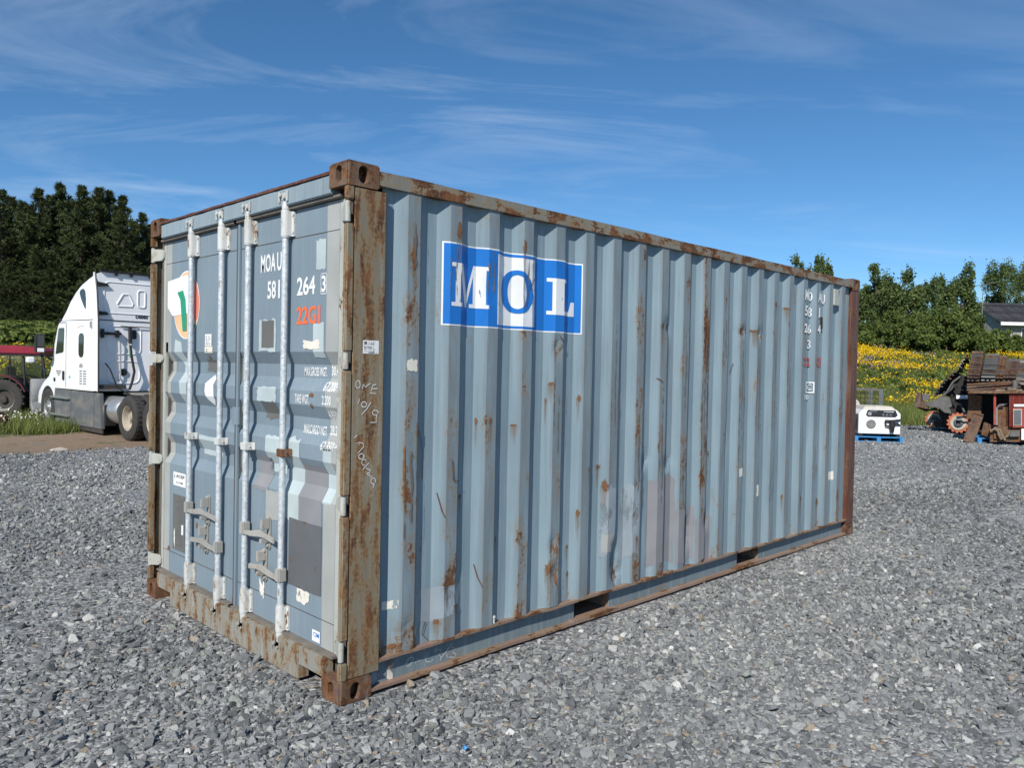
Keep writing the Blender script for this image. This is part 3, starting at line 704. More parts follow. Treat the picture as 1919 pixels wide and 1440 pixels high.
on_side('banner_letter', [(ring, [(k, (k+1) % 40, (k+1) % 40+40, k+40) for k in range(40)])], MK_blue, 3)
# numbers at the far end of the side
def stx(s, x0, x1, z0, z1, m, **k):
    a, b = Sp(x0, z0); c, d = Sp(x1, z1); on_side('lettering', [text2d(s, a, c, b, d, wt_=.035, **k)], m, 8)
zq = lambda z: 1.6275+(z-1.6275)*1.0082
for s, x0, x1, z0, z1, m in (('M', 4.818, 4.880, 2.292, 2.385, MK_let), ('O', 4.962, 5.030, 2.290, 2.383, MK_let), ('A', 5.092, 5.158, 2.292, 2.385, MK_let), ('U', 5.236, 5.300, 2.285, 2.378, MK_let), ('5', 4.822, 4.878, 2.150, 2.243, MK_let), ('8', 4.962, 5.028, 2.147, 2.240, MK_let), ('1', 5.108, 5.136, 2.150, 2.243, MK_let), ('1', 5.250, 5.276, 2.10, 2.17, MK_let), ('2', 4.820, 4.878, 2.000, 2.083, MK_let), ('6', 4.960, 5.026, 1.998, 2.081, MK_let), ('4', 5.092, 5.158, 2.000, 2.083, MK_let), ('3', 4.962, 5.024, 1.858, 1.942, MK_let), ('2', 4.822, 4.878, 1.698, 1.782, MK_red), ('2', 4.960, 5.022, 1.698, 1.782, MK_red), ('G', 5.094, 5.156, 1.70, 1.785, MK_red), ('1', 5.240, 5.262, 1.70, 1.785, MK_red), ('C', 4.985, 5.045, 1.48, 1.535, MK_let), ('7', 4.852, 4.880, 1.395, 1.44, MK_let), ('0', 4.962, 5.016, 1.392, 1.44, MK_let)): on_side('lettering', [text2d(s, x0, x1, zq(z0), zq(z1), wt_=.008 if s == 'C' else .03)], m, 8)
a, b, c, d, q = 4.958, zq(1.452), 5.072, zq(1.556), .013
on_side('lettering_frame', [rect(a, c, b, b+q), rect(a, c, d-q, d), rect(a, a+q, b+q, d-q), rect(c-q, c, b+q, d-q)], MK_let, 8)
# repaired patches, label remnants, scrapes and rust runs on the side
rs = random.Random(31)
def torn(x0, x1, z0, z1, j=.06, n=6):
    p = []
    for t in range(n): p.append((x0+(x1-x0)*t/n, z0+rs.uniform(-j, j)*(z1-z0)))
    for t in range(n): p.append((x1+rs.uniform(-j, j)*(x1-x0)*.4, z0+(z1-z0)*t/n))
    for t in range(n): p.append((x1-(x1-x0)*t/n, z1+rs.uniform(-j, j)*(z1-z0)))
    for t in range(n): p.append((x0+rs.uniform(-j, j)*(x1-x0)*.4, z1-(z1-z0)*t/n))
    return Pg(p)
for x0, x1, z0, z1, m in ((1.93, 2.10, .43, .86, MK_lav), (2.14, 2.36, .37, .85, MK_lav), (2.44, 2.79, .24, .868, MK_grey), (2.80, 3.05, .22, .62, MK_grey), (3.07, 3.30, .20, .53, MK_grey), (1.95, 2.09, .44, .56, MK_band), (.44, .75, .30, .47, MK_lav)): on_side('repainted_patch', [torn(*Sp(x0, z0), *Sp(x1, z1)) if False else torn(Sp(x0, z0)[0], Sp(x1, z1)[0], Sp(x0, z0)[1], Sp(x1, z1)[1])], m, 1 if m is not MK_band else 2)
for x0, x1, z0, z1 in ((.262, .345, .405, .445), (.365, .43, 1.60, 1.66), (3.72, 3.80, .79, .85), (4.02, 4.10, .60, .69), (5.51, 5.60, .60, .68)): on_side('label_remnant', [torn(x0, x1, z0, z1, .12)], MK_paper, 2)
def rblob(x, z, w, h, nr=3, n=12):
    V = [(x, z, 1)]; F = []; jt = [rs.uniform(.75, 1.25) for _ in range(n)]
    for r in range(1, nr+1):
        for k in range(n): q = 2*math.pi*k/n; t = r/nr; V.append((x+w/2*t*jt[k]*math.cos(q), z+h/2*t*jt[k]*math.sin(q), 1-t))
    for k in range(n):
        F.append((0, 1+k, 1+(k+1) % n))
        for r in range(nr-1): a = 1+r*n; F.append((a+k, a+n+k, a+n+(k+1) % n, a+(k+1) % n))
    return V, F
def rrun(x, z, w, L):
    V = []
    for i in range(6): t = i/5; V += [(x-w*.5*(1-.5*t), z-L*t, 0), (x, z-L*t, 1-t), (x+w*.5*(1-.5*t), z-L*t, 0)]
    return V, [(3*i+j, 3*i+j+1, 3*i+j+4, 3*i+j+3) for i in range(5) for j in range(2)]
for x, z, w, h in ((.75, .93, .035, .03), (.865, 1.33, .02, .05), (.95, 1.335, .03, .05), (1.155, 1.30, .05, .015), (1.455, 1.54, .05, .03), (1.425, 1.44, .02, .045), (1.72, 1.45, .03, .05), (1.73, .73, .03, .06), (1.46, .42, .045, .10), (1.535, .36, .03, .16), (1.53, .53, .03, .08), (1.66, .52, .03, .05), (1.67, .35, .03, .05), (1.95, 1.0, .05, .04), (2.00, .87, .06, .10), (2.35, .48, .03, .06), (2.34, .30, .06, .07), (2.45, 1.02, .03, .05), (2.60, 1.95, .05, .05), (2.70, 1.93, .03, .10), (2.90, .85, .04, .05), (3.02, .50, .03, .14), (3.29, .50, .03, .12), (3.30, 1.0, .02, .06), (3.45, 2.2, .03, .03), (4.28, 2.22, .05, .05), (4.38, 2.215, .06, .03), (4.5, 2.2, .08, .03), (3.95, 1.975, .12, .03), (4.05, 1.93, .04, .06), (4.86, .5, .05, .05), (5.27, .42, .06, .10), (5.66, .45, .05, .16), (4.5, .55, .03, .04), (4.62, .58, .03, .03), (.73, .34, .05, .02), (.66, .47, .05, .03), (.40, 2.2, .03, .22), (.70, 2.35, .05, .12), (.31, .215, .06, .04), (.36, 1.15, .02, .25), (.44, 1.3, .02, .12), (1.20, 2.33, .03, .10), (1.02, .66, .02, .03), (.60, .28, .05, .04), (1.82, 1.0, .02, .04)): on_side('rust_bloom', [rblob(x, z, w*1.35, h*1.3)], MK_rust, 3); on_side('rust_run', [rrun(x, z, w*1.3, h*1.5+.12)], MK_stain, 2)
def scrape(x, z0, z1, w):
    n = 8; V = []
    for i in range(n+1):
        z = z0+(z1-z0)*i/n; e = min(1, 3*min(i, n-i)/n); jx = rs.uniform(-.2, .2)*w; V += [(x-w/2+jx, z, 0), (x+jx, z, e), (x+w/2+jx, z, 0)]
    return V, [(3*i+j, 3*i+j+1, 3*i+j+4, 3*i+j+3) for i in range(n) for j in range(2)]
for k, z0, z1 in ((0, 1.9, 2.46), (0, .3, 1.6), (1, 1.85, 2.45), (2, 1.84, 2.40), (3, 1.90, 2.40), (4, .8, 1.8), (9, 1.2, 2.4), (9, .4, 1.2), (10, .3, 2.45), (10, .3, 1.8), (10, .9, 2.0), (11, 1.3, 2.42), (12, .4, 2.3), (13, .5, 2.3), (8, .4, 1.7), (7, .4, 1.5), (6, .6, 2.3), (14, .4, 2.3), (15, .4, 2.4), (16, .4, 1.4), (17, .4, 1.3), (18, .4, 2.3), (19, .3, 2.4)):
    b = X0+k*PER
    for t, xx in enumerate((.004, .040, .074)): on_side('scrape', [scrape(b+xx, z0+rs.uniform(0, .3)*(z1-z0), z1-rs.uniform(0, .3)*(z1-z0), rs.uniform(.014, .036))], MK_steel if (t == 1 or (k in (1, 2, 3) and t == 0)) else MK_edge, 4+t)
for pts in (((.44, 1.30), (.47, 1.18), (.465, 1.05)), ((.56, .97), (.60, .87), (.62, .84)), ((.83, .55), (.86, .48), (.90, .42)), ((1.275, 2.15), (1.235, 2.07), (1.205, 1.98)), ((.665, 1.14), (.675, 1.03), (.715, 1.02)), ((2.52, 1.58), (2.60, 1.55)), ((3.50, 1.62), (3.56, 1.70)), ((1.50, 1.83), (1.54, 1.79), (1.50, 1.74)), ((.50, .30), (.48, .24), (.52, .20))): on_side('scratch', [stroke([Sp(*p) for p in pts], .0065)], MK_scr, 7)
# ---- door markings
def dtx(s, y0, y1, z0, z1, m, d=0, layer=2, **k):
    a, b = Dp(y0, z0); c, e = Dp(y1, z1); on_door('lettering', [text2d(s, a, c, b, e, **k)], m, layer, d)
dtx('MOA', .834, .672, 2.115, 2.212, MK_let); dtx('U', .656, .608, 2.115, 2.212, MK_let)
dtx('58', .757, .665, 1.970, 2.066, MK_let); dtx('1', .640, .622, 1.97, 2.066, MK_let); dtx('264', .447, .272, 1.972, 2.066, MK_let); dtx('3', .214, .175, 1.978, 2.060, MK_let)
a, b = Dp(.221, 1.968); c, e = Dp(.166, 2.070); q = .004
on_door('lettering_frame', [rect(a, c, b, b+q), rect(a, c, e-q, e), rect(a-q, a, b, e), rect(c, c+q, b, e)], MK_let, 2)
dtx('22G', .447, .258, 1.826, 1.916, MK_org); dtx('1', .238, .222, 1.826, 1.916, MK_org)
for s, y0, y1, z0 in (('MAX.GROSS WGT.', .420, .205, 1.567), ('30.480', .165, .062, 1.573), ('67.200', .195, .085, 1.497), ('TARE WGT.', .452, .315, 1.428), ('2.200', .195, .115, 1.430), ('4.850', .165, .085, 1.358), ('MAX.CARGO WGT.', .415, .195, 1.276), ('28.280', .170, .068, 1.284), ('62.350', .205, .09, 1.208)): dtx(s, y0, y1, z0, z0+.046, MK_small, wt_=.018)
for s, z0 in (('KG', 1.594), ('LB', 1.518), ('KG', 1.452), ('LB', 1.379), ('KG', 1.305), ('LB', 1.229)): dtx(s, .082 if s == 'LB' else .058, .062 if s == 'LB' else .038, z0, z0+.018, MK_let)
def dpatch(name, y0, y1, z0, z1, m, layer=1, d=0, j=.04):
    a, b = Dp(y0, z0); c, e = Dp(y1, z1); on_door(name, [torn(min(a, c), max(a, c), min(b, e), max(b, e), j if 'remnant' in name else j*.45)], m, layer, d)
on_door('edge_band', [rect(.151, .262, .21, 2.425)], MK_band, 1, 0); on_door('edge_band', [rect(CW-.245, CW-.151, .21, 2.425)], MK_band, 1, 1)
dpatch('touch_up', .265, .178, 2.09, 2.235, MK_lgrey, 2, 0, .10); dpatch('touch_up', .285, .185, 1.66, 1.83, MK_lgrey, 2, 0, .08); dpatch('label_remnant', .375, .225, 1.70, 1.745, MK_paper, 3, 0, .15)
dpatch('poster_film', .815, .68, 1.71, 1.855, MK_film, 3, 0, .03); dpatch('poster_remnant', .845, .66, 1.69, 1.86, MK_lgrey, 2, 0, .05)
dpatch('label_remnant', .855, .655, 1.42, 1.50, MK_lgrey, 2, 0, .10); dpatch('scuffed_film', .82, .66, 1.33, 1.42, MK_film, 2, 0, .25)
dpatch('touch_up', .76, .58, 1.05, 1.24, MK_lgrey, 2, 0, .08); dpatch('touch_up', .545, .40, .83, 1.25, MK_lgrey, 2, 0, .10); dpatch('touch_up', .40, .18, .83, 1.12, MK_grey, 2, 0, .04); dpatch('touch_up', .88, .72, .94, 1.12, MK_grey, 2, 0, .05); dpatch('touch_up', .74, .59, .80, .95, MK_band, 3, 0, .1)
dpatch('dark_repaint', .492, .176, .492, .835, MK_dgrey, 3, 0, .012); dpatch('touch_up', .178, .10, .95, 1.22, MK_lgrey, 2, 0, .05)
dpatch('label_remnant', .40, .29, .425, .485, MK_paper, 3, 0, .22); dpatch('label_remnant', .80, .745, .37, .44, MK_paper, 3, 0, .3)
a, b = Dp(.250, .262); c, e = Dp(.178, .318); on_door('sticker', [rect(c, a, b, e)], MK_sticker, 3, 0); dtx('CIM', .238, .185, .285, .308, plain('blue_print', (.05, .22, .60), .5), 0, 4)
for (y, z, w, h) in ((.29, 1.475, .05, .03), (.29, 1.42, .04, .03), (.47, .62, .03, .02), (.75, .60, .05, .05), (.80, .58, .03, .02), (.34, .83, .04, .02), (.23, .62, .012, .05), (1.02, .25, .04, .1), (1.11, .24, .05, .12)): on_door('rust_bloom', [rblob(*Dp(y, z), w*1.3, h*1.4)], MK_rust, 4, 0)
# round pictorial sticker: plain colour areas only
oc = Dp(1.815, 1.985); disc = [(oc[0]+.205*math.cos(2*math.pi*k/36), oc[1]+.222*math.sin(2*math.pi*k/36)) for k in range(36)]; disc2 = [(oc[0]+.197*math.cos(2*math.pi*k/36), oc[1]+.214*math.sin(2*math.pi*k/36)) for k in range(36)]
on_door('sticker', [Pg(disc)], MK_sticker, 2, 1); on_door('sticker_field', [Pg(disc2)], marking('sticker_peach', (.80, .50, .27), .5, .2), 3, 1)
on_door('sticker_field', [Pg([(oc[0]-.197*math.cos(R(t)), oc[1]+.214*math.sin(R(t))) for t in range(-28, 60, 8)]+[(oc[0]-.11, oc[1]+.10), (oc[0]-.12, oc[1]-.10)])], marking('sticker_coral', (.78, .20, .13), .5, .2), 4, 1)
on_door('sticker_field', [Pg([(oc[0]-.197*math.cos(R(t)), oc[1]+.214*math.sin(R(t))) for t in range(-62, -36, 6)]+[(oc[0]-.08, oc[1]-.12), (oc[0]-.07, oc[1]-.18)])], marking('sticker_green', (.02, .26, .15), .5, .2), 4, 1)
on_door('sticker_field', [Pg([Dp(2.105, 2.15), Dp(1.80, 2.175), Dp(1.74, 2.13), Dp(1.74, 1.93), Dp(1.80, 1.93), Dp(2.02, 1.92), Dp(2.105, 1.98)])], MK_sticker, 5, 1)
on_door('sticker_field', [Pg([Dp(1.95, 2.07), Dp(1.86, 2.08), Dp(1.82, 2.02), Dp(1.80, 1.90), Dp(1.80, 1.82), Dp(1.86, 1.82), Dp(1.885, 1.94), Dp(1.90, 2.02)])], marking('sticker_leaf', (.02, .30, .17), .5, .2), 6, 1)
on_door('touch_up', [Pg([Dp(1.985, 1.77), Dp(1.885, 1.75), Dp(1.86, 1.66), Dp(1.80, 1.58), Dp(1.80, 1.45), Dp(1.79, 1.40), Dp(1.80, 1.34), Dp(1.87, 1.34), Dp(1.90, 1.42), Dp(1.92, 1.50), Dp(1.90, 1.60), Dp(2.0, 1.68)])], MK_lgrey, 2, 1)
for y0, y1, z0, z1, m, l in ((1.53, 1.44, 1.725, 1.795, MK_sticker, 3), (1.535, 1.425, 1.68, 1.722, MK_paper, 3), (1.985, 1.79, .825, .912, MK_sticker, 3)): a, b = Dp(y0, z0); c, e = Dp(y1, z1); on_door('sticker', [rect(c, a, b, e)], m, l, 1)
on_door('sticker', [Pg([Dp(1.52, 1.50), Dp(1.45, 1.55), Dp(1.41, 1.53), Dp(1.40, 1.40), Dp(1.44, 1.365), Dp(1.50, 1.40), Dp(1.53, 1.45)])], MK_sticker, 3, 1)
for r_ in range(4): a, b = Dp(1.52, 1.735+.014*r_); on_door('sticker_print', [rect(Dp(1.455, 1)[0], a, b, b+.005)], MK_fade, 4, 1)
dtx('J ACEP', 1.972, 1.808, .872, .898, MK_ink, 1, 4); dtx('YI / 0409', 1.94, 1.83, .839, .855, MK_fade, 1, 4)
a, b = Dp(1.987, .41); c, e = Dp(1.80, .768); on_door('mesh_plate', [rect(c, a, b, e)], MK_film, 3, 1)
for z in [.44+.0165*i for i in range(19)]: on_door('mesh_plate_print', [rect(Dp(1.82, z)[0], Dp(1.82, z)[0]+rs.uniform(.06, .14), Dp(1, z)[1], Dp(1, z)[1]+.006)], MK_fade, 4, 1)
dpatch('label_remnant', 1.845, 1.815, .52, .585, MK_sticker, 5, 1, .05); dpatch('label_remnant', 1.965, 1.945, .44, .53, MK_paper, 5, 1, .3)
dpatch('touch_up', 1.60, 1.34, 1.06, 1.18, MK_lgrey, 2, 1, .05); dpatch('touch_up', 2.21, 2.10, 1.3, 1.75, MK_band, 1, 1, .02); dpatch('scuffed_film', 1.56, 1.40, 1.57, 1.64, MK_film, 2, 1, .2)
for (y, z, w, h) in ((1.50, 1.655, .04, .03), (1.62, .62, .04, .07), (1.47, .655, .02, .04), (2.05, .40, .05, .03), (1.35, .4, .04, .03)): on_door('rust_bloom', [rblob(*Dp(y, z), w*1.3, h*1.4)], MK_rust, 4, 1)
# label and chalk handwriting on the near post
pp = lambda x, z, o=.0012: Vector((x, .004-o, z))
post = [o for o in cont.children if o.name.startswith('corner_post')][0]
def on_post(name, polys, mat, layer=1): return drape(name, polys, lambda x, z: pp(x, z, .0012*layer), [], [], mat, post)
on_post('sticker', [rect(.100, .192, 1.683, 1.747)], MK_sticker, 1)
on_post('sticker_print', [text2d('X253', .130, .170, 1.727, 1.741), text2d('by Ccan', .107, .152, 1.708, 1.720), rect(.106, .186, 1.7035, 1.705), rect(.106, .186, 1.694, 1.695), rect(.160, .161, 1.686, 1.722), rect(.106, .122, 1.727, 1.741), rect(.13, .18, 1.687, 1.691)], MK_fade, 2)
s465 = 465/100.
import functools
def ppx(x, y):                                        # crop pixel of the post -> plane y = 0
    d = ray(630+x/s465, 620+y/s465); t_ = -CAM.y/d.y; q = CAM+d*t_; return (q.x, q.z)
ell = lambda cx_, cy_, a, b, n=16, f0=0, f1=360: [(cx_+a*math.cos(R(f0+(f1-f0)*k/n)), cy_+b*math.sin(R(f0+(f1-f0)*k/n))) for k in range(n+1)]
W_ = [ell(192, 470, 19, 34), [(232, 505), (236, 468), (262, 495), (268, 482), (300, 460)], [(350, 470), (322, 475), (312, 508), (300, 545), (352, 550)], [(314, 508), (362, 505)], [(208, 595), (190, 640)], ell(244, 645, 22, 24), [(305, 625), (270, 680), (222, 735)], ell(343, 716, 26, 22), [(366, 720), (350, 760), (352, 800), (300, 802)], [(160, 935), (185, 912)], [(178, 985), (205, 972), (200, 1000)], [(205, 975), (238, 985), (240, 1015), (200, 1060), (190, 1072)], ell(222, 1098, 24, 24), [(240, 1085), (232, 1125)], ell(245, 1150, 20, 26, 12, 60, 330), [(285, 1155), (232, 1215)], [(262, 1200), (300, 1218), (290, 1238), (268, 1245), (285, 1262)], [(290, 1245), (298, 1278), (318, 1268)], ell(325, 1312, 20, 26), [(342, 1318), (322, 1372)]]
on_post('chalk_writing', [stroke([ppx(*p) for p in w], .0042) for w in W_], MK_chalk, 2)
s9 = 1919/210.
def rpx(x, y): d = ray(690+x/s9, 1180+y/s9); t_ = (.047-CAM.y)/d.y; q = CAM+d*t_; return (q.x, q.z)
W2 = [[(645, 600), (665, 540), (720, 480), (775, 490), (770, 545), (700, 620), (660, 645)], [(800, 580), (850, 500), (860, 560), (905, 520)], [(960, 480), (1010, 420), (1040, 395), (1030, 440), (975, 520), (1000, 560), (1060, 560), (1110, 520)], [(1160, 320), (1140, 400)], [(1170, 350), (1250, 345), (1210, 440), (1240, 470), (1230, 545)], [(1450, 240), (1380, 320), (1240, 500)], [(1340, 420), (1350, 490)], [(1430, 310), (1490, 330), (1440, 390), (1500, 430), (1480, 480), (1380, 480)]]
brl = [o for o in cont.children if o.name.startswith('bottom_rail')][0]
drape('chalk_writing', [stroke([rpx(*p) for p in w], .0028) for w in W2], lambda x, z: Vector((x, .0455, z)), [], [], MK_chalk, brl)
drape('label_remnant', [Pg([rpx(*p) for p in ((250, 775), (300, 720), (355, 615), (375, 700), (420, 760), (415, 905), (330, 850))])], lambda x, z: Vector((x, .0455, z)), [], [], MK_paper, brl)
drape('label_remnant', [Pg([rpx(*p) for p in ((60, 660), (195, 770), (70, 980), (40, 900))])], lambda x, z: Vector((x, .0455, z)), [], [], MK_lav, brl)
# vent cover near the far end, small bolt on the flange
vt = MB(); vt.prism(rrect(5.44, 5.56, 2.29, 2.45, .012), -.004, .043, 'y'); vt.build('vent_cover', M_hinge, side, bevel=.006)
vt = MB(); vt.prism([(5.21, 2.05), (5.25, 2.06), (5.245, 2.17), (5.215, 2.17)], .02, .045, 'y'); vt.build('lashing_clip', M_dark, side, bevel=.003)
bo = MB(); bo.lathe([(.008, 0), (.008, .03), (.012, .032), (.012, .042), (.004, .046)], 10, 'z', (1.02, .022, .178)); bo.build('flange_bolt', M_white, brl, smooth=40)
# ================================================================ white road tractor on the earth strip
def glass(name, col=(.02, .025, .025), rough=.06): 
    g = G(name); return g.fin(col, rough, 0, .6)
M_wht = plain('truck_white_paint', (.84, .84, .84), .28, var=.05, scale=1.5)
g = G('truck_grey_plastic'); v = g.obj(); a = g.noise(g.mapv(v, (1, 1, 2)), 2.4, 6, .6)
M_tgrey = g.fin(g.mix(g.step(a, .40, .75), (.105, .112, .118), (.19, .175, .15)), .6)
M_blk = plain('black_plastic', (.016, .016, .018), .5, var=.2); M_win = glass('dark_window'); M_alu = plain('brushed_aluminium', (.52, .52, .50), .34, .75, var=.15, scale=9)
M_tyre = plain('dusty_tyre_rubber', (.040, .037, .034), .85, var=.35, scale=7, bump=.2); M_cream = plain('dusty_cream_rim', (.47, .42, .33), .5, .2, var=.3, scale=5)
M_frame = plain('greasy_frame', (.05, .043, .038), .8, var=.4, scale=5)
TRK = (5.198, 20.764, -.2)
trk = empty('semi_truck', TRK, R(93.08), 'white sleeper-cab semi truck without trailer, parked on bare earth', 'truck')
T_ = [(-3.3, 3.97), (-3.0, 3.965), (-2.53, 3.91), (-2.15, 3.82), (-1.83, 3.69), (-1.55, 3.53), (-1.3, 3.32), (-1.08, 3.11), (-.9, 2.93), (-.74, 2.86), (-.36, 2.04), (-.24, 1.80), (-.12, 1.66), (.13, 1.50), (.6, 1.36), (.9, 1.23), (1.0, 1.10), (1.06, .98)]
Wt = [(-3.3, 1.215), (-.8, 1.205), (-.3, 1.195), (.13, 1.19), (.6, 1.18), (.9, 1.15), (1.0, 1.10), (1.06, 1.02)]
Rt = [(-3.3, .16), (-2.5, .30), (-1.3, .36), (-.9, .22), (-.4, .16), (-.2, .3), (.6, .42), (1.06, .45)]
xs = sorted(set([a for a, b in T_]+[-.58+i*.0725 for i in range(17)]+[-1.0, -1.4, -1.8, -2.3, -2.8, .75]))
mb = MB(); rings = []
for x in xs:
    T, W, r = lerp_tab(T_, x), lerp_tab(Wt, x), lerp_tab(Rt, x)
    Bz = .50+math.sqrt(max(0, .60**2-x*x)) if abs(x) < .57 else (.60 if x > 0 else 1.06)
    Bz = min(Bz, T-.05); r = min(r, T-Bz-.02)
    half = [(0, T+.02), ((W-r)*.5, T+.015), (W-r, T)]+[(W-r+r*math.sin(R(q)), T-r+r*math.cos(R(q))) for q in (18, 36, 54, 72, 90)]+[(W, T-r+(Bz-T+r)*k/5) for k in range(1, 6)]
    half = [(y*(1-.035*max(0, (z-2.3)/1.6)), z) for y, z in half]
    rings.append([(x, y, z) for y, z in half]+[(x, -y, z) for y, z in reversed(half[1:])])
n = len(rings[0])
for i, rg in enumerate(rings):
    mb.v += rg
    if i:
        for k in range(n-1): mb.f.append(((i-1)*n+k, (i-1)*n+k+1, i*n+k+1, i*n+k)); mb.mi.append(0)
mb.f += [tuple(range(n)), tuple(range((len(rings)-1)*n, len(rings)*n))]; mb.mi += [0, 0]
cab = mb.build('cab', M_wht, trk, smooth=38)
def sp(name, poly, y0, y1, mat, parent=cab, bevel=.0): mb = MB(); mb.prism(poly, y0, y1, 'y'); return mb.build(name, mat, parent, bevel=bevel)
for s in (1, -1):
    Y = (lambda a, b: (s*a, s*b) if s > 0 else (s*b, s*a))
    sp('door_window', [(-.64, 1.96), (-.84, 2.60), (-.90, 2.64), (-1.20, 2.64), (-1.24, 2.60), (-1.22, 2.04), (-1.17, 2.0)], *Y(1.17, 1.213), M_win)
    sp('sleeper_window', rrect(-2.62, -2.29, 1.88, 2.48, .13), *Y(1.17, 1.222), M_win)
    sp('fairing_window', [(-2.27, 3.50), (-2.36, 3.57), (-2.50, 3.585), (-2.60, 3.52), (-2.66, 3.34), (-2.68, 3.08), (-2.60, 3.12), (-2.38, 3.34)], *Y(1.10, 1.203), M_win)
    sp('side_extender', [(-3.28, 1.08), (-3.54, 1.06), (-3.50, 2.78), (-3.40, 3.45), (-3.24, 3.94), (-3.2, 3.955), (-3.2, 3.4)], *Y(1.185, 1.215), M_wht)
    e = MB(); e.tube([(-3.545, s*1.2, 1.06), (-3.51, s*1.2, 2.78), (-3.41, s*1.195, 3.45), (-3.25, s*1.185, 3.93)], .018, 6); e.build('extender_seal', M_blk, cab)
    dl = MB(); dl.tube([(-.02, s*1.184, 1.14), (-.10, s*1.19, 1.45), (-.26, s*1.196, 1.78)], .006, 5); dl.tube([(-.26, s*1.196, 1.78), (-.74, s*1.205, 2.74), (-.85, s*1.207, 2.78), (-1.36, s*1.209, 2.78), (-1.40, s*1.21, 2.70), (-1.40, s*1.21, 1.10)], .006, 5); dl.build('door_seam', M_frame, cab)
    dl = MB(); dl.tube([(-.86, s*1.186, 2.83), (-3.3, s*1.206, 2.80)], .009, 5); dl.build('roof_seam', M_frame, cab)
    dl = MB(); p = [(x, s*1.2135, z) for x, z in rrect(-2.72, -2.19, 1.72, 2.66, .08, 3)]; dl.tube(p+[p[0]], .007, 5); dl.build('panel_emboss', M_wht, cab)
    dl = MB(); p = [(x, s*1.2135, z) for x, z in rrect(-2.90, -2.26, 1.14, 1.58, .06, 3)]; dl.tube(p+[p[0]], .007, 5); dl.build('locker_door', M_wht, cab)
    sp('door_handle', rrect(-1.30, -1.20, 1.28, 1.52, .04), *Y(1.19, 1.235), M_blk)
    sp('fuel_cap', rrect(-.62, -.52, 1.23, 1.33, .045), *Y(1.18, 1.222), M_blk)
    sp('grab_rail', [(-.34, 1.95), (-.40, 1.95), (-.82, 2.90), (-.76, 2.90)], *Y(1.10, 1.16), M_blk)
    sp('clearance_lamp', rrect(-3.16, -3.08, 2.60, 2.76, .03), *Y(1.19, 1.245), M_alu)
    # chassis fairing with two steps
    fr = sp('chassis_fairing', [(-.40, 1.04), (-3.60, 1.02), (-3.72, .16), (-.62, .16), (-.55, .45)], *Y(1.10, 1.19), M_tgrey, trk, .012)
    sp('rubber_skirt', [(-.66, .158), (-3.70, .158), (-3.70, .05), (-.70, .06)], *Y(1.13, 1.16), M_frame, fr)
    for z in (.79, .34): sp('step', [(-.40, z), (-1.66, z), (-1.66, z+.055), (-.40, z+.055)], *Y(1.12, 1.27), M_alu, fr, .01)
    for x in (-1.72, -3.25): sp('fairing_seam', [(x, .17), (x-.012, .17), (x-.012, 1.02), (x, 1.02)], *Y(1.185, 1.193), M_blk, fr)
    # mirrors
    mr = MB(); mr.prism(rrect(-.62, -.44, 1.98, 2.47, .05), *Y(1.46, 1.66), 'y'); mr = mr.build('mirror', M_blk, trk, bevel=.02)
    mm = MB(); mm.box(-.632, -.621, s*1.56-.08, s*1.56+.08, 2.14, 2.44); mm.build('mirror_glass', M_win, mr)
    mm = MB(); mm.box(-.632, -.621, s*1.56-.08, s*1.56+.08, 2.0, 2.10); mm.build('mirror_shell', M_wht, mr, bevel=.004)
    mm = MB(); mm.tube([(-.28, s*1.19, 1.80), (-.40, s*1.38, 1.90), (-.53, s*1.56, 2.02)], .032, 8); mm.build('mirror_arm', M_blk, mr)
    hm = MB(); hm.prism(rrect(.78, .92, 1.70, 1.87, .04), *Y(1.27, 1.47), 'y'); hm = hm.build('hood_mirror', M_wht, trk, bevel=.03)
    mm = MB(); mm.tube([(.30, s*1.02, 1.42), (.60, s*1.2, 1.60), (.84, s*1.34, 1.74)], .02, 7); mm.build('mirror_arm', M_blk, hm)
    tk = MB(); tk.lathe([(.05, -4.35), (.28, -4.33), (.33, -4.26), (.33, -2.2), (.28, -2.1)], 24, 'x', (0, s*.80, .62)); tk.build('fuel_tank', M_alu, trk, smooth=40)
    ft = MB(); ft.box(-3.85, -3.75, s*1.02-.12, s*1.02+.12, .25, .75); ft.build('mud_guard', M_blk, trk)
bp = MB(); bp.prism([(1.18, .30), (1.30, .30), (1.46, .48), (1.46, 1.25), (1.36, 1.25), (1.34, .6)], -1.2, 1.2, 'y'); bp.build('bumper', M_alu, trk, bevel=.015)
bp = MB(); bp.box(1.0, 1.36, -.95, .95, .45, .95); bp.build('grille', M_blk, trk)
# writing blocks on the side, too small to read in the photograph
for i in range(6): sp('door_print', [(-2.36, 1.52-.062*i), (-2.52, 1.52-.062*i), (-2.52, 1.545-.062*i), (-2.36, 1.545-.062*i)], 1.214, 1.2175, M_tgrey); sp('door_print', [(-2.60, 1.52-.062*i), (-2.80, 1.52-.062*i), (-2.80, 1.545-.062*i), (-2.60, 1.545-.062*i)], 1.214, 1.2175, M_tgrey)
for i, w in enumerate((.38, .30, .15)): sp('door_print', [(-.88-w/2, 1.50-.05*i), (-.88+w/2, 1.50-.05*i), (-.88+w/2, 1.525-.05*i), (-.88-w/2, 1.525-.05*i)], 1.19, 1.212, M_tgrey)
for i, w in enumerate((.16, .26, .2)): sp('door_print', [(-2.45-w/2, 1.69-.035*i), (-2.45+w/2, 1.69-.035*i), (-2.45+w/2, 1.71-.035*i), (-2.45-w/2, 1.71-.035*i)], 1.214, 1.2175, M_tgrey)
sp('door_sticker', [(-1.62, 1.34), (-1.72, 1.34), (-1.72, 1.40), (-1.62, 1.40)], 1.205, 1.2155, plain('teal_sticker', (.12, .45, .42), .5))
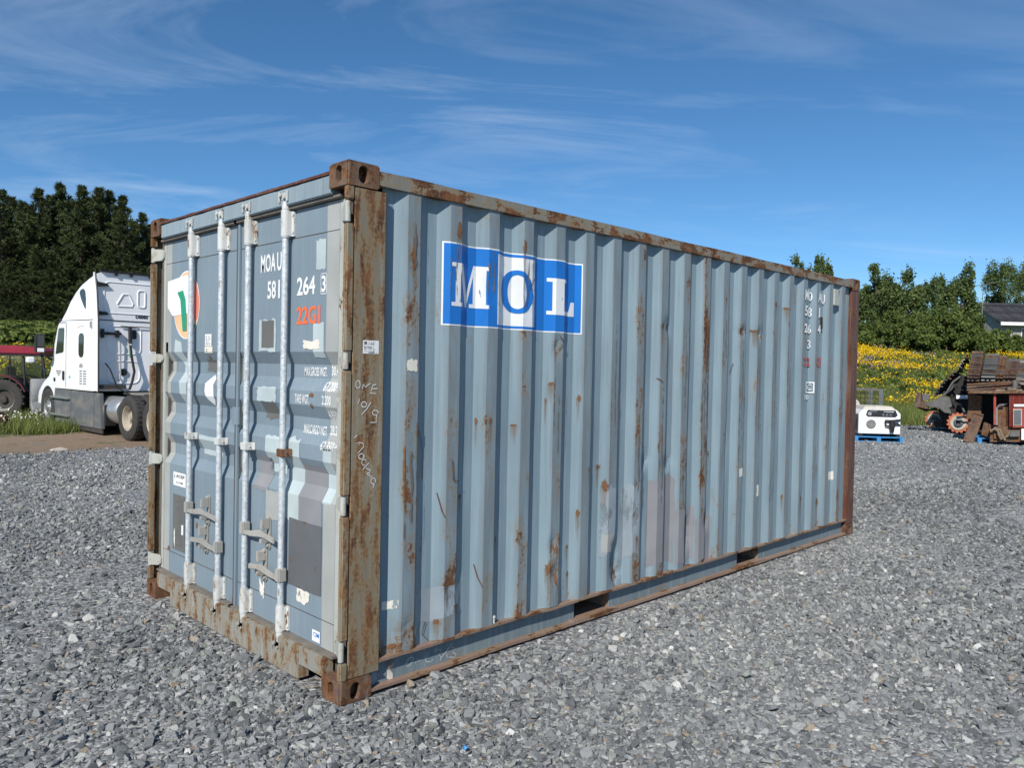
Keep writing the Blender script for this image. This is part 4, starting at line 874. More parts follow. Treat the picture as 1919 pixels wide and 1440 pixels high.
# rear wall
XR = -3.301
def rl_(name, pts, r, mat=M_wht, closed=False): mb = MB(); p = [(XR-.004, y, z) for y, z in pts]; mb.tube(p+([p[0]] if closed else []), r, 6); return mb.build(name, mat, cab)
rl_('wall_emboss', [(.56, 3.46), (.42, 3.47), (.31, 3.23), (.34, 3.17), (.68, 3.16), (.70, 3.21)], .016, closed=True); rl_('wall_emboss', [(-.56, 3.46), (-.42, 3.47), (-.31, 3.23), (-.34, 3.17), (-.68, 3.16), (-.70, 3.21)], .016, closed=True)
rl_('wall_emboss', rrect(.02, .20, 3.16, 3.58, .05, 2), .016, closed=True); rl_('wall_emboss', rrect(-1.0, 1.0, 2.98, 3.74, .12, 3), .012, closed=True)
rl_('wall_seam', [(1.15, 2.80), (-1.15, 2.80)], .012, M_frame)
for a in (-1, 1): rl_('wall_emboss', rrect(a*.52-.40, a*.52+.40, 1.98, 2.66, .12, 3), .014, closed=True); rl_('wall_emboss', rrect(a*.52-.38, a*.52+.38, 1.25, 1.80, .16, 3), .014, closed=True)
tp = MB(); tp.box(-3.37, -3.25, -1.1, 1.1, 3.965, 4.01); tp = tp.build('roof_seal', M_blk, cab, bevel=.01)
for y in (.73, .37, -.1): b = MB(); b.box(-3.36, -3.302, y-.03, y+.03, 3.90, 3.97); b.build('roof_clip', M_blk, cab)
for z in (3.66, 2.96): b = MB(); b.prism([(1.19, z-.06), (1.19, z+.06), (.95, z+.03), (.9, z-.03)], -3.36, -3.31, 'x'); b.build('extender_bracket', M_blk, cab)
v_, f_ = text2d('D6060', .25, -.05, 2.88, 2.975, wt_=.04); mb = MB(); mb.add([(XR-.006, a, b) for a, b in v_], f_); mb.build('unit_number', M_ink if False else M_blk, cab)
b = MB(); b.tube([(-3.36, 1.10, 2.47), (-3.36, .62, 2.48)], .035, 8); b.box(-3.40, -3.302, 1.02, 1.08, 2.36, 2.58); b.box(-3.40, -3.302, .67, .73, 2.38, 2.56); b.build('hose_boom', M_blk, cab)
def hose(name, pts, r, mat): mb = MB(); mb.tube(pts, r, 7); return mb.build(name, mat, cab, smooth=50)
hose('air_line', [(-3.36, .70, 2.40), (-3.37, .63, 2.25), (-3.36, .62, 1.45), (-3.37, .68, 1.25)], .018, M_alu); hose('hose_spring', [(-3.37, .41, 2.66), (-3.37, .40, 2.24)], .045, M_blk)
hose('spring_bar', [(-3.34, .62, 2.665), (-3.34, -.2, 2.665)], .012, M_frame); hose('coiled_hose', [(-3.40, .41, 2.2), (-3.42, .38, 1.9), (-3.46, .33, 1.55), (-3.44, .37, 1.3), (-3.40, .42, 1.1)], .032, M_blk); hose('air_line', [(-3.40, .43, 2.22), (-3.42, .42, 1.9)], .014, plain('green_hose', (.05, .25, .12), .5))
hose('air_line', [(-3.40, 1.0, 1.75), (-3.45, .9, 1.6), (-3.5, .75, 1.15), (-3.9, .6, 1.0)], .016, M_blk); b = MB(); b.lathe([(.02, 0), (.09, .005), (.09, .04)], 14, 'x', (-3.345, .54, 1.53)); b.build('cable_socket', M_blk, cab)
b = MB(); b.prism(rrect(.23, .35, 2.36, 2.58, .03), -3.33, -3.302, 'x'); b.build('rear_lamp', M_blk, cab); b = MB(); b.box(-3.5, -3.302, .55, 1.15, 1.12, 1.22); b.build('battery_box', M_frame, cab)
# chassis
for s in (-1, 1): b = MB(); b.box(-7.35, .9, s*.43-.04, s*.43+.04, .72, .99); b.build('frame_rail', M_frame, trk)
b = MB(); b.box(-4.7, -3.5, -.6, .6, .995, 1.03); b.build('deck_plate', plain('dusty_deck', (.20, .185, .165), .8, var=.3), trk)
b = MB(); b.lathe([(.02, 0), (.5, .01), (.5, .05), (.45, .06)], 20, 'z', (-5.85, 0, 1.10)); b.build('fifth_wheel', M_frame, trk); b = MB(); b.box(-6.3, -5.4, -.42, .42, .995, 1.1); b.build('fifth_wheel_mount', M_frame, trk)
def wheel(name, parent, c, s, rr=.515, w=.28, rim='alu'):
    t = MB(); h = w/2; c = Vector(c)
    t.lathe([(.28, -h*.86), (.40, -h*1.0), (.475, -h*.96), (.505, -h*.82), (rr, -h*.6), (rr, h*.6), (.505, h*.82), (.475, h*.96), (.40, h), (.28, h*.86)], 40, 'y', c, closed=True)
    o = t.build(name, M_tyre, parent, smooth=35)
    tr = MB()
    for k in range(30):
        q = 2*math.pi*k/30; M = Matrix.Translation(c) @ Matrix.Rotation(q, 4, 'Y')
        tr.box(-.02, .02, -h*.62, -h*.12, rr-.006, rr+.010, M=M); tr.box(-.005, .035, h*.12, h*.62, rr-.006, rr+.010, M=M)
    o2 = tr.build('tread', M_tyre, o); o2['kind'] = 'stuff'
    r = MB(); e = s*h
    if rim == 'alu': r.lathe([(.283, e*.90), (.27, e*.86), (.255, e*.60), (.20, e*.62), (.17, e*.80), (.09, e*.84), (.085, e*1.1), (.0, e*1.12)], 30, 'y', c, caps=False)
    else: r.lathe([(.283, e*.90), (.27, e*.84), (.25, e*.30), (.24, -e*.05), (.14, -e*.10), (.12, e*.15), (.085, e*.2), (.08, e*.6), (.0, e*.62)], 30, 'y', c, caps=False)
    r = r.build('rim', M_alu if rim == 'alu' else M_cream, o, smooth=35)
    for k in range(10):
        q = 2*math.pi*k/10; hb = MB(); hb.lathe([(.028 if rim == 'alu' else .016, 0), (.028 if rim == 'alu' else .016, .006*s)], 8, 'y', c+Vector((.21*math.cos(q), (e*.63 if rim == 'alu' else -e*.055), .21*math.sin(q)))); hb.build('hand_hole' if rim == 'alu' else 'lug_nut', M_blk, o)
    return o
for s in (1, -1):
    wheel('front_wheel', trk, (0, s*1.07, .51), s)
    for x in (-5.2, -6.5): wheel('rear_wheel', trk, (x, s*1.06, .51), s, rim='cream'); wheel('inner_wheel', trk, (x, s*.72, .51), s, rim='cream')
for x in (-5.2, -6.5, 0): b = MB(); b.tube([(x, -.9, .51), (x, .9, .51)], .09, 10); b.build('axle', M_frame, trk)

# ================================================================ red-roofed farm tractor behind the truck
M_red = plain('tractor_red', (.24, .010, .026), .35, var=.12); M_pane = None
g = G('cab_glass'); tb = g.n('ShaderNodeBsdfTransparent'); tb.inputs[0].default_value = (.62, .72, .66, 1); gl = g.n('ShaderNodeBsdfGlossy'); gl.inputs['Roughness'].default_value = .03
mx = g.n('ShaderNodeMixShader'); mx.inputs[0].default_value = .07; g.t.links.new(tb.outputs[0], mx.inputs[1]); g.t.links.new(gl.outputs[0], mx.inputs[2]); g.t.links.new(mx.outputs[0], g.out.inputs[0]); M_pane = g.m
c = at(3, 748, 22.6); uu_, dd_ = to_ud(c.x, c.y); gy = height(uu_, dd_)
tr = empty('farm_tractor', (c.x, c.y, gy), YAW-math.pi/2+R(8), 'small farm tractor with red cab roof, standing in long grass behind the white truck', 'tractor')
def tbx(name, x0, x1, y0, y1, z0, z1, mat, bevel=.0, parent=tr): b = MB(); b.box(x0, x1, y0, y1, z0, z1); return b.build(name, mat, parent, bevel=bevel)
# local y 0 is the near wheel plane, the tractor is 1.45 wide and faces +x
for y, s in ((.12, -1), (1.33, 1)):
    t = MB(); t.lathe([(.34, -.12), (.46, -.15), (.55, -.14), (.58, -.11), (.58, .11), (.55, .14), (.46, .15), (.34, .12)], 36, 'y', (0, y, .60), closed=True); t = t.build('rear_wheel', M_tyre, tr, smooth=35)
    for k in range(18):
        q = 2*math.pi*k/18; M = Matrix.Translation((0, y, .60)) @ Matrix.Rotation(q, 4, 'Y'); lg = MB(); lg.prism([(-.02, -.13), (.03, -.13), (.10, 0), (.05, 0)], .565, .625, 'z', M=M); lg.build('lug', M_tyre, t); lg = MB(); lg.prism([(-.0, .13), (.05, .13), (.12, .01), (.07, .01)], .565, .625, 'z', M=M); lg.build('lug', M_tyre, t)
    r = MB(); r.lathe([(.345, s*.12), (.33, s*.10), (.29, s*.02), (.27, -s*.02)], 28, 'y', (0, y, .60), caps=False); r.build('rim', plain('pale_rim', (.42, .41, .38), .5, .3), t, smooth=35)
    hb_ = MB(); hb_.lathe([(.27, s*.0), (.12, -s*.02), (.10, s*.06), (0, s*.07)], 24, 'y', (0, y, .60), caps=False); hb_.build('wheel_centre', M_frame, t, smooth=35)
    t = MB(); t.lathe([(.22, -.09), (.36, -.11), (.39, -.06), (.39, .06), (.36, .11), (.22, .09)], 28, 'y', (1.75, y+.06*(-s), .39), closed=True); t = t.build('front_wheel', M_tyre, tr, smooth=35)
    r = MB(); r.lathe([(.225, s*.08), (.2, s*.03), (0, s*.04)], 20, 'y', (1.75, y+.06*(-s), .39), caps=False); r.build('rim', plain('pale_rim', (.42, .41, .38), .5, .3), t, smooth=35)
    arc = [(-.70*math.cos(R(q)), .60+.70*math.sin(R(q))) for q in range(20, 166, 10)]; arc2 = [(x*.955, .60+(z-.60)*.955) for x, z in arc]
    f = MB(); f.prism(arc+arc2[::-1], min(y-.05*s, y+.18*s)-.02, max(y-.05*s, y+.18*s)+.02, 'y'); f = f.build('fender', M_blk, tr)
    e = MB(); yy = y+.20*s; e.tube([(x*1.005, yy, .60+(z-.60)*1.005) for x, z in arc], .011, 6); e.build('fender_trim', M_red, f)
    for x0, x1 in ((-.52, -.42), (.50, .56), (1.02, 1.14)):
        p = MB(); p.tube([(x1, y+.05, .85), (x0 if x0 > 0 else x1, y+.05, 1.90)], .035, 6); p.build('cab_pillar', M_blk, tr)
    for x0, x1 in ((-.40, .50), (.57, 1.02)): p = MB(); p.add([(x0, y+.05, 1.0), (x1, y+.05, 1.0), (x1, y+.05, 1.93), (x0, y+.05, 1.93)], [(0, 1, 2, 3)]); p.build('cab_window', M_pane, tr)
p = MB(); p.prism([(-.62, 1.93), (1.06, 1.93), (1.10, 2.02), (.95, 2.12), (.3, 2.18), (-.5, 2.16), (-.64, 2.06)], .02, 1.43, 'y'); p.build('cab_roof', M_red, tr, bevel=.03)
tbx('roof_lining', -.55, 1.0, .08, 1.37, 1.87, 1.929, M_blk); tbx('chassis', -.3, 2.1, .5, .95, .42, .75, M_frame, .02); tbx('hood', 1.2, 2.35, .42, 1.03, .70, 1.22, M_red, .06); tbx('cab_floor', -.4, 1.2, .25, 1.2, .75, .86, M_blk, .01)
tbx('dashboard', .98, 1.18, .3, 1.15, .86, 1.22, M_blk, .04); tbx('seat', -.05, .35, .5, .95, .86, 1.08, M_blk, .04); tbx('seat_back', -.15, -.03, .5, .95, 1.05, 1.55, M_blk, .04); tbx('engine_side', 1.15, 1.6, .40, .42, .55, .95, M_frame)
p = MB(); p.lathe([(.15, -.012), (.175, 0), (.15, .012)], 20, 'z', (0, 0, 0), closed=True, M=Matrix.Translation((.82, .72, 1.25)) @ Matrix.Rotation(R(-30), 4, 'Y')); p.build('steering_wheel', M_blk, tr, smooth=50)
p = MB(); p.tube([(.83, .72, 1.24), (1.02, .72, 1.05)], .025, 7); p.build('steering_column', M_blk, tr); p = MB(); p.tube([(1.9, .6, 1.2), (1.9, .6, 1.75)], .03, 8); p.build('exhaust', M_frame, tr)
# rusty hub at the edge of the grass
M_rst = worn('heavy_rust', (.085, .034, .022), thr=.50, scale=9, stretch=(1, 1, 1), streak=.2, stain=.3, dust=.2, seed=21, rough=.8)
c = at(2, 790, 19.4); uu_, dd_ = to_ud(c.x, c.y)
hub = empty('implement_hub', (c.x, c.y, height(uu_, dd_)), .5, 'rusty flanged implement hub lying at the edge of the grass in front of the tractor', 'scrap part')
Mh = Matrix.Translation((0, 0, .22)) @ Matrix.Rotation(R(62), 4, 'X') @ Matrix.Rotation(R(18), 4, 'Y')
for nm, z0, ra, rb in (('flange', -.10, .26, .18), ('flange', .08, .24, .15)): b = MB(); b.lathe([(ra, z0), (ra, z0+.03), (rb, z0+.03), (rb, z0)], 24, 'z', closed=True, M=Mh); b.build(nm, M_rst, hub, smooth=35)
b = MB(); b.lathe([(.09, -.14), (.09, .14), (.06, .14), (.06, -.14)], 18, 'z', closed=True, M=Mh); b.build('bearing_tube', M_rst, hub, smooth=35)
for k in range(5): b = MB(); b.box(.08, .23, -.015, .015, -.07, .08, M=Mh @ Matrix.Rotation(2*math.pi*k/5, 4, 'Z')); b.build('spoke', M_rst, hub)
b = MB(); b.box(-.1, .1, -.12, .12, 0, .05); b.build('foot_plate', M_rst, hub)
# ================================================================ machinery on the right edge of the yard
M_pal = plain('blue_pallet_paint', (.035, .215, .46), .7, var=.3, scale=9, bump=.2); M_comp = plain('compressor_white', (.76, .76, .74), .4, var=.06, scale=4); M_cside = plain('compressor_grey', (.10, .108, .115), .5, var=.2)
M_steelg = plain('dull_grey_steel', (.13, .125, .12), .6, .3, var=.3, scale=8); M_rust2 = worn('brown_rust', (.075, .036, .025), thr=.52, scale=8, stretch=(1, 1, .7), streak=.3, stain=.4, dust=.35, seed=22, rough=.8)
M_rust3 = worn('purple_brown_scale', (.06, .032, .028), thr=.56, scale=10, stretch=(1, 1, 1), streak=.3, stain=.3, dust=.4, seed=23, rough=.8); M_grime = plain('grimy_black', (.018, .016, .015), .75, var=.5, scale=6)
M_mred = worn('faded_machine_red', (.34, .04, .028), thr=.66, scale=8, streak=.3, stain=.4, dust=.3, seed=24); M_spr = worn('orange_sprocket', (.46, .13, .065), thr=.62, scale=9, stretch=(1, 1, 1), streak=.1, stain=.4, dust=.4, seed=25); M_sprc = plain('cream_disc', (.42, .39, .32), .7, var=.3)
M_wood = plain('dirty_timber', (.20, .15, .10), .85, var=.4, scale=10)
def pallet(loc, rz, label, w=1.14, dpt=1.05):
    p = empty('pallet', loc, rz, label, 'pallet', None)
    for x in (0, w/2-.045, w-.09): b = MB(); b.box(x, x+.09, 0, dpt, .022, .112); b.build('stringer', M_pal, p)
    for k in range(6): y = k*(dpt-.11)/5; b = MB(); b.box(0, w, y, y+.11, .1125, .134); b.build('deck_board', M_pal, p)
    for k in (0, 2.5, 5): y = k*(dpt-.11)/5; b = MB(); b.box(0, w, y, y+.11, .002, .0215); b.build('bottom_board', M_pal, p)
    return p
ang = math.atan2(-.9, .67)
pallet((17.40, 4.45, 0), ang, 'blue wooden pallet under the white compressor')
cp = empty('air_compressor', (17.40, 4.45, .135), ang, 'boxy white air compressor with black control panel on a blue pallet', 'compressor')
oct_ = [(.10, .07), (1.06, .07), (1.06, .56), (.97, .66), (.20, .66), (.10, .56)]
b = MB(); b.prism(oct_, .04, .95, 'y'); body = b.build('housing', M_comp, cp, bevel=.008)
b = MB(); b.prism([(.20, .6605), (.97, .6605), (.88, .74), (.26, .74)], .12, .92, 'y'); b.build('top_cover', plain('dusty_top', (.52, .48, .42), .7, var=.2), cp, bevel=.006)
b = MB(); b.box(.092, .0995, .08, .92, .10, .53); sd = b.build('side_panel', M_cside, cp)
for k in range(3): b = MB(); b.box(.086, .0918, .16+.26*k, .34+.26*k, .18, .42); b.build('side_louvre', M_blk, sd)
b = MB(); b.prism([(.26, .535), (.30, .485), (.94, .485), (.99, .535), (.94, .65), (.30, .65)], .030, .0395, 'y'); pn = b.build('control_panel', M_blk, cp)
b = MB(); b.lathe([(.0, -.012), (.045, -.012), (.05, 0)], 18, 'y', (.345, .0295, .555)); b.build('gauge', M_alu, pn)
for k in range(3): b = MB(); b.lathe([(.0, -.01), (.03, -.008), (.032, 0)], 14, 'y', (.66+.085*k, .0295, .535)); b.build('dial', M_cside, pn)
v_, f_ = text2d('VANAIR', .70, .90, .60, .625); mb = MB(); mb.add([(a, .0285, c_) for a, c_ in v_], f_); mb.build('brand_text', M_comp, pn)
b = MB(); b.prism([(.665, .624), (.69, .624), (.678, .598)], .0285, .0295, 'y'); b.build('brand_mark', M_comp, pn); b = MB(); b.box(.36, .52, .0285, .0295, .60, .635); b.build('notice_plate', M_cside, pn)
b = MB(); b.lathe([(.02, -.01), (.10, -.012), (.115, 0)], 24, 'y', (.385, .0395, .30)); vt = b.build('round_vent', plain('vent_grey', (.30, .30, .28), .5, .3), cp)
for r_ in (.03, .055, .08, .10): b = MB(); b.lathe([(r_-.004, -.004), (r_+.004, -.004), (r_+.004, 0), (r_-.004, 0)], 24, 'y', (.385, .0275, .30), closed=True); b.build('vent_ring', M_cside, vt)
b = MB(); b.lathe([(.065, -.10), (.065, .05), (.04, .07)], 18, 'z', (.85, -.03, .35)); fl_ = b.build('filter_bowl', M_blk, cp, smooth=40); b = MB(); b.lathe([(.02, -.24), (.045, -.22), (.06, -.10)], 18, 'z', (.85, -.03, .35)); b.build('bowl_tip', M_blk, fl_, smooth=40)
for pts in ([(.72, .03, .40), (.70, -.02, .40), (.85, -.03, .40), (1.0, -.02, .42), (1.05, .03, .42)], [(.70, -.01, .39), (.71, -.02, .28), (.80, -.03, .27)], [(.90, -.03, .32), (.98, -.02, .33), (1.04, .03, .29)]): b = MB(); b.tube(pts, .022, 7); b.build('pipe', M_blk, fl_, smooth=50)
for x in (.12, .98): b = MB(); b.box(x, x+.08, .06, .92, 0, .0695); b.build('skid', M_blk, cp)
# wire stillage behind
st = empty('wire_stillage', (17.40+.9*1.45*.8, 4.45+.67*1.45*.8, 0), ang, 'dark steel stillage with wire mesh sides behind the white compressor', 'cage')
SH = 1.28
for y in (.1, 1.0):
    b = MB(); b.box(-.3, 1.06, y, y+.035, SH-.045, SH); b.build('top_bar', M_steelg, st); b = MB(); b.box(-.3, 1.06, y, y+.035, .06, .12); b.build('bottom_bar', M_steelg, st)
    b = MB(); b.box(.96, 1.06, y, y+.02, .0, SH-.046); b.build('corner_plate', M_cside, st); b = MB(); b.box(-.3, -.22, y, y+.02, .0, SH-.046); b.build('corner_plate', M_cside, st)
    for k in range(10): x = -.2+k*.118; b = MB(); b.tube([(x, y+.015, .12), (x, y+.015, SH-.046)], .006, 5); b.build('wire', M_grime, st)
    for k in range(8): z = .24+k*.13; b = MB(); b.tube([(-.22, y+.026, z), (.96, y+.026, z)], .006, 5); b.build('wire', M_grime, st)
pw = empty('pressure_washer', (17.40+.9*1.45*.8, 4.45+.67*1.45*.8, 0), ang, 'cream and white portable engine unit standing inside the wire stillage', 'machine')
b = MB(); b.prism([(-.15, .10), (.55, .10), (.55, .90), (.42, 1.0), (-.12, 1.0)], .25, .85, 'y'); b.build('housing', plain('off_white', (.62, .58, .50), .6, var=.2), pw, bevel=.02)
b = MB(); b.tube([(-.1, .4, .99), (-.05, .38, 1.08), (.2, .38, 1.13), (.42, .38, 1.07), (.45, .4, .97)], .02, 7); b.build('handle_bar', M_blk, pw, smooth=50); b = MB(); b.box(.05, .3, .35, .7, 1.001, 1.07); b.build('engine_block', M_cside, pw, bevel=.02)
b = MB(); b.box(-.1, .5, .3, .8, 0, .099); b.build('base', M_blk, pw)

# ---- scrap heap, all in the (right, forward, up) frame of one anchor
FRZ = YAW-math.pi/2
AZ_ = math.atan((1850-959.5)/FPX); SV = (FH*math.cos(AZ_)+RH*math.sin(AZ_)); SR = (RH*math.cos(AZ_)-FH*math.sin(AZ_)); SRZ = FRZ-AZ_; CAZ = math.cos(AZ_)     # the heap stands square to the line of sight
def at2(px, py, d): r_ = ray(px, py); return CAM + r_*(d/CAZ/r_.dot(SV))
ANC = {}
def anchor(name, px, py, d, label, cat, group=None, z=0):
    c = at2(px, py, d); o = empty(name, (c.x, c.y, z), SRZ, label, cat, group); ANC[o.name] = c; return o
def lc(o, px, py, d): c = at2(px, py, d); w = c-ANC[o.name]; return Vector((w.dot(SR), w.dot(SV), c.z-o.location.z))
# carrier with sprockets and boom
cr_ = anchor('drill_carrier', 1775, 800, 22.5, 'grimy black crawler undercarriage with orange toothed sprockets and a boom arm', 'machine')
def quadbox(name, o, pts, d0, d1, mat, bevel=.01, parent=None):
    fr = [lc(o, x, y, d0) for x, y in pts]; bk = [Vector((p.x, p.y+(d1-d0), p.z)) for p in fr]; n = len(pts); b = MB()
    b.add(fr+bk, [tuple(range(n)), tuple(reversed(range(n, 2*n)))]+[(i, (i+1) % n, (i+1) % n+n, i+n) for i in range(n)])
    return b.build(name, mat, parent or o, bevel=bevel)
quadbox('main_frame', cr_, [(1768, 748), (1822, 742), (1824, 800), (1790, 808), (1766, 790), (1758, 770)], 22.3, 24.2, M_grime)
quadbox('boom_arm', cr_, [(1731, 756), (1745, 752), (1770, 744), (1780, 746), (1784, 762), (1772, 768), (1740, 762)], 22.0, 22.3, M_steelg)
quadbox('boom_bracket', cr_, [(1713, 764), (1718, 735), (1726, 736), (1727, 752), (1740, 762), (1738, 768), (1724, 764)], 21.9, 22.4, M_rust3)
quadbox('boom_bracket', cr_, [(1727, 738), (1742, 739), (1742, 750), (1729, 752)], 22.6, 22.7, M_steelg)
quadbox('lower_arm', cr_, [(1716, 764), (1740, 768), (1752, 764), (1758, 770), (1742, 770), (1736, 772)], 22.2, 22.6, M_grime); quadbox('cylinder_mount', cr_, [(1758, 764), (1780, 766), (1783, 776), (1770, 774)], 21.9, 22.2, M_steelg)
quadbox('hose_rack', cr_, [(1770, 712), (1790, 700), (1812, 706), (1822, 740), (1780, 744), (1764, 740)], 22.6, 23.8, M_grime)
quadbox('number_plate', cr_, [(1792, 741), (1815, 742), (1815, 748), (1792, 748)], 22.18, 22.22, M_comp, .002)
quadbox('side_beam', cr_, [(1745, 800), (1822, 806), (1824, 796), (1748, 790)], 22.5, 24.0, M_grime)
for i, pts in enumerate(([(1788, 722), (1795, 735), (1806, 740)], [(1772, 740), (1784, 728), (1792, 712)], [(1800, 726), (1808, 718), (1812, 732)], [(1758, 750), (1775, 735), (1786, 716), (1800, 706)], [(1775, 765), (1785, 752), (1790, 760)], [(1800, 756), (1806, 770), (1812, 786)])):
    b = MB(); b.tube([lc(cr_, x, y, 22.4-.05*i) for x, y in pts], .03, 7); b.build('hydraulic_hose', M_steelg if i % 2 else M_grime, cr_, smooth=50)
def sprocket(px, py, d, rpx, teeth=15):
    c = lc(cr_, px, py, d); r = rpx*d/FPX; b = MB(); poly = []
    for k in range(teeth):
        for f, q in ((.86, -.32), (1.0, -.14), (1.0, .14), (.86, .32)): a = 2*math.pi*(k+q)/teeth; poly.append((c.x+r*f*math.cos(a), c.z+r*f*math.sin(a)))
    b.prism(poly, c.y-.035, c.y+.035, 'y'); s_ = b.build('sprocket', M_spr, cr_, bevel=.006)
    b = MB(); b.lathe([(r*.70, -.037), (r*.66, -.06), (r*.40, -.045)], 28, 'y', c, caps=False); b.build('sprocket_disc', M_sprc, s_, smooth=40); b = MB(); b.lathe([(r*.42, -.05), (r*.36, -.10), (r*.20, -.12), (r*.16, -.06)], 24, 'y', c); b.build('hub', M_cside, s_, smooth=40)
    b = MB(); b.tube([(c.x, c.y+.036, c.z), (c.x, c.y+.5, c.z)], r*.35, 14); b.build('axle_housing', M_grime, s_); return s_
sprocket(1796, 793, 21.9, 20); sprocket(1751, 786, 23.6, 17)
# crawler tracks thrown on top: every shoe is a plate with grouser bars
def shoe_mesh(mat):
    b = MB(); b.box(-.15, .15, -.056, .056, -.012, .012)
    for y, h_ in ((-.050, .085), (.040, .03)): b.prism([(y-.012, .012), (y+.014, .012), (y+.008, h_), (y-.006, h_)], -.15, .15, 'x')
    me = bpy.data.meshes.new('track_shoe'); me.from_pydata(b.v, [], b.f); me.materials.append(mat); return me
SHOE = [shoe_mesh(m) for m in (M_rust3, M_rust2, M_steelg)]
def track(root, path, width_axis, smi, w=1.0):
    L_ = 0; seg = []
    for a, b in zip(path, path[1:]): seg.append((L_, a, b)); L_ += (b-a).length
    n = int(L_/.145)
    for k in range(n):
        s_ = (k+.5)*L_/n
        for l0, a, b in seg:
            if l0 <= s_ <= l0+(b-a).length+1e-6: break
        t_ = (b-a).normalized(); p = a+t_*(s_-l0); x = (width_axis-t_*width_axis.dot(t_)).normalized(); z = x.cross(t_)
        o = bpy.data.objects.new('track_shoe', SHOE[(smi+k*5 % 3) % 3 if k % 4 == 0 else smi]); COL.objects.link(o); o.parent = root
        M = Matrix((x, t_, z)).transposed().to_4x4(); M.translation = p; o.matrix_local = M @ Matrix.Rotation(random.uniform(-.1, .15)+(.38 if k % 2 else -.05), 4, 'X') @ Matrix.Diagonal((w, 1, 1, 1))
    for s_ in (-.05, .05):
        b = MB(); b.tube([q+width_axis*s_+Vector((0, 0, -.05)) for q in path], .028, 6); b.build('link_chain', M_grime, root)
X_ = Vector((1, 0, 0))
tl = ('rusty crawler track band of wide ribbed shoes, outermost at the sloping end of the heap', 'dark crawler track band beside the sloping outermost band', 'reddish crawler track band with open links in the middle of the heap', 'brown crawler track band behind the red enclosure top')
for i, (px, w, smi) in enumerate(((1829, .95, 0), (1857, 1.08, 2), (1878, .62, 1), (1897, 1.0, 0))):
    rt_ = anchor('crawler_track', px, 735, 21.5, tl[i], 'track', 'crawler tracks thrown on the scrap heap')
    yt = 664+i*4; track(rt_, [lc(rt_, px-6, 734, 22.0), lc(rt_, px-5, 706, 21.2), lc(rt_, px, (yt+702)/2, 21.7), lc(rt_, px+3, yt, 22.5), lc(rt_, px+3, yt+26, 23.2), lc(rt_, px+3, 738, 23.4)], X_, smi, w)
rt_ = anchor('crawler_track', 1918, 735, 21.6, 'darkest crawler track band, hanging over the red grille side of the heap', 'track', 'crawler tracks thrown on the scrap heap'); track(rt_, [lc(rt_, 1916, 725, 21.4), lc(rt_, 1919, 705, 21.5), lc(rt_, 1922, 682, 22.4), lc(rt_, 1922, 735, 23.4)], X_, 2, 1.1)
rt_ = anchor('crawler_track', 1785, 735, 22.4, 'black crawler track running steeply down over the undercarriage', 'track', 'crawler tracks thrown on the scrap heap')
track(rt_, [lc(rt_, 1757, 738, 22.6), lc(rt_, 1764, 724, 22.5), lc(rt_, 1780, 708, 22.4), lc(rt_, 1800, 690, 22.3), lc(rt_, 1814, 668, 22.4)], Vector((.2, 1, 0)).normalized(), 2, 1.6)
# support under the tracks: long bars
br_ = anchor('steel_bars', 1855, 735, 21.0, 'long rusty flat steel bars lying between the crawler tracks and the red machine', 'steel bars')
for k, (y0, y1, d) in enumerate(((727, 719, 20.9), (722, 716, 21.2), (732, 726, 20.8), (718, 715, 21.5))):
    b = MB(); p, q = lc(br_, 1812, y0, d), lc(br_, 1912, y1, d); b.tube([p, q], .035, 4); b.build('bar', M_rust2 if k % 2 else M_rust3, br_)
b = MB(); p = lc(br_, 1866, 724, 22); b.box(p.x-.45, p.x+1.2, p.y-.1, p.y+1.0, .1, p.z-.1); b.build('support_block', M_grime, br_)
quadbox('track_stack', br_, [(1818, 722), (1830, 676), (1990, 694), (1990, 738), (1818, 736)], 22.0, 23.0, M_grime)
b = MB(); p = lc(br_, 1902, 722, 20.8); b.lathe([(.07, -.1), (.07, .1), (.05, .12)], 14, 'z', p); b.build('pipe_stub', M_steelg, br_, smooth=40)
# red enclosed power unit
en = anchor('power_unit', 1880, 832, 19.2, 'rusty engine power unit with faded red mesh guard and missing door', 'machine')
def eb(name, px0, py0, px1, py1, d0, d1, mat, bevel=.006): return quadbox(name, en, [(px0, py0), (px1, py0), (px1, py1), (px0, py1)], d0, d1, mat, bevel)
eb('skid_base', 1855, 806, 1990, 829, 19.1, 20.6, M_rust2); eb('back_wall', 1818, 738, 1990, 806, 20.5, 20.6, M_grime); eb('roof_sheet', 1815, 733, 1990, 738, 19.0, 20.7, M_rust2); eb('side_wall', 1814, 738, 1820, 806, 19.6, 20.5, M_rust3)
eb('red_post', 1862, 737, 1866.5, 797, 19.1, 19.2, M_mred); eb('brown_cabinet', 1870, 763, 1889, 806, 19.3, 20.2, M_rust2); eb('lower_panel', 1862, 800, 1889, 823, 19.05, 19.1, M_rust2)
b = MB(); b.tube([lc(en, 1868, 797, 19.2), lc(en, 1868, 765, 19.2), lc(en, 1872, 760, 19.2), lc(en, 1882, 759, 19.2)], .022, 7); b.build('radiator_pipe', M_alu, en, smooth=50); eb('top_bracket', 1873, 756, 1888, 759, 19.3, 19.4, M_steelg)
gr = quadbox('guard_panel', en, [(1898, 764), (1990, 764), (1990, 802), (1898, 802)], 19.05, 19.10, M_mred); quadbox('dark_vent', en, [(1900.5, 769), (1913.5, 769), (1913.5, 796), (1900.5, 796)], 19.02, 19.05, M_cside, .002, gr); quadbox('vent_frame', en, [(1898.8, 767), (1915.2, 767), (1915.2, 798), (1898.8, 798)], 19.035, 19.045, M_sprc, .002, gr)
